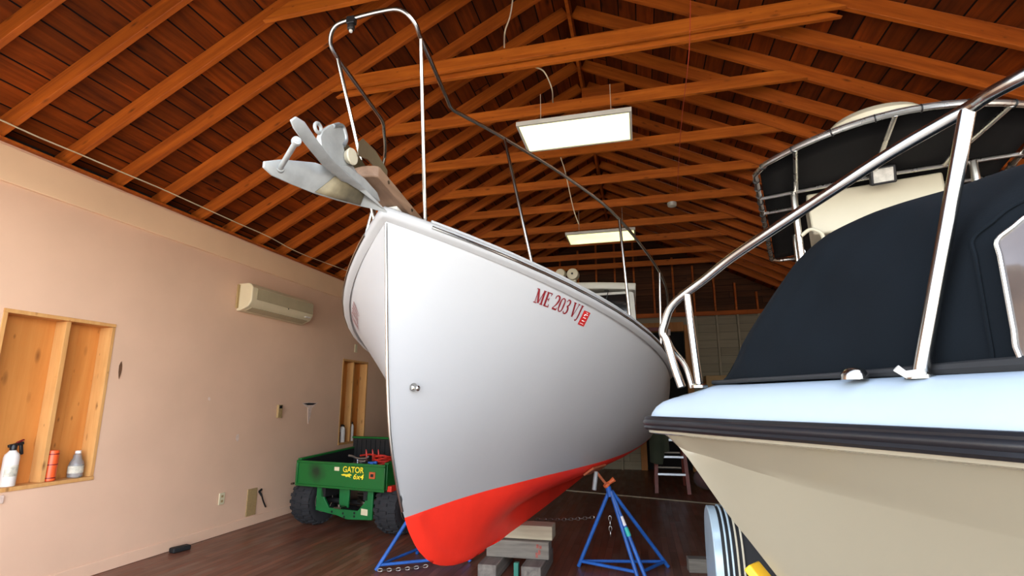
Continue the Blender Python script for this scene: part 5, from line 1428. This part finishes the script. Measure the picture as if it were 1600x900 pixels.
# hazy bright band of sky low over the horizon
def wn(op, a, b=None):
    x = nt.nodes.new('ShaderNodeMath'); x.operation = op
    for i, v in enumerate((a, b)):
        if v is None: continue
        if isinstance(v, (int, float)): x.inputs[i].default_value = v
        else: nt.links.new(v, x.inputs[i])
    return x.outputs[0]
tcw = nt.nodes.new('ShaderNodeTexCoord'); spw = nt.nodes.new('ShaderNodeSeparateXYZ'); nt.links.new(tcw.outputs['Generated'], spw.inputs[0])
hz = wn('MULTIPLY', wn('EXPONENT', wn('MULTIPLY', wn('POWER', wn('DIVIDE', spw.outputs[2], .30), 2.0), -1.0)), HAZE)
sc1 = nt.nodes.new('ShaderNodeVectorMath'); sc1.operation = 'SCALE'; nt.links.new(hs.outputs[0], sc1.inputs[0]); sc1.inputs['Scale'].default_value = SKY
sc2 = nt.nodes.new('ShaderNodeVectorMath'); sc2.operation = 'SCALE'; sc2.inputs[0].default_value = (1.0, .98, .95); nt.links.new(hz, sc2.inputs['Scale'])
adw = nt.nodes.new('ShaderNodeVectorMath'); adw.operation = 'ADD'; nt.links.new(sc1.outputs[0], adw.inputs[0]); nt.links.new(sc2.outputs[0], adw.inputs[1])
nt.links.new(adw.outputs[0], bg.inputs[0]); bg.inputs[1].default_value = 1.0
sun = bpy.data.lights.new('sun', 'SUN'); sun.energy = SUN; sun.angle = math.radians(.6); sun.color = (1, .93, .82)
so = bpy.data.objects.new('sun', sun); COL.objects.link(so)
so.rotation_euler = Vector(SUNDIR).to_track_quat('-Z', 'Y').to_euler()
pl = bpy.data.lights.new('door_portal', 'AREA'); pl.shape = 'RECTANGLE'; pl.size = 7.4; pl.size_y = 3.2
pl.cycles.is_portal = True
po = bpy.data.objects.new('door_portal', pl); COL.objects.link(po); po.location = (-.525, YF - .17, 1.6); po.rotation_euler = (math.radians(90), 0, 0)

cam = bpy.data.cameras.new('camera'); co = bpy.data.objects.new('camera', cam); COL.objects.link(co)
cam.sensor_width = 36; cam.lens = FPX / 1600 * 36; cam.shift_y = (CY - 450) / 1600; cam.clip_start = .02
R3 = Matrix((RC[0], -RC[1], -RC[2])).transposed()
co.matrix_world = Matrix.Translation(Vector(CAM)) @ R3.to_4x4()
SC.camera = co
SC.view_settings.view_transform = 'Standard'; SC.view_settings.look = 'None'; SC.view_settings.gamma = 1; SC.view_settings.use_curve_mapping = False
SC.view_settings.exposure = EXPO
SC.cycles.use_denoising = True; SC.cycles.max_bounces = 10; SC.cycles.diffuse_bounces = 6; SC.cycles.glossy_bounces = 5; SC.cycles.transmission_bounces = 6
SC.cycles.sample_clamp_indirect = 6.0; SC.cycles.caustics_reflective = False; SC.cycles.caustics_refractive = False
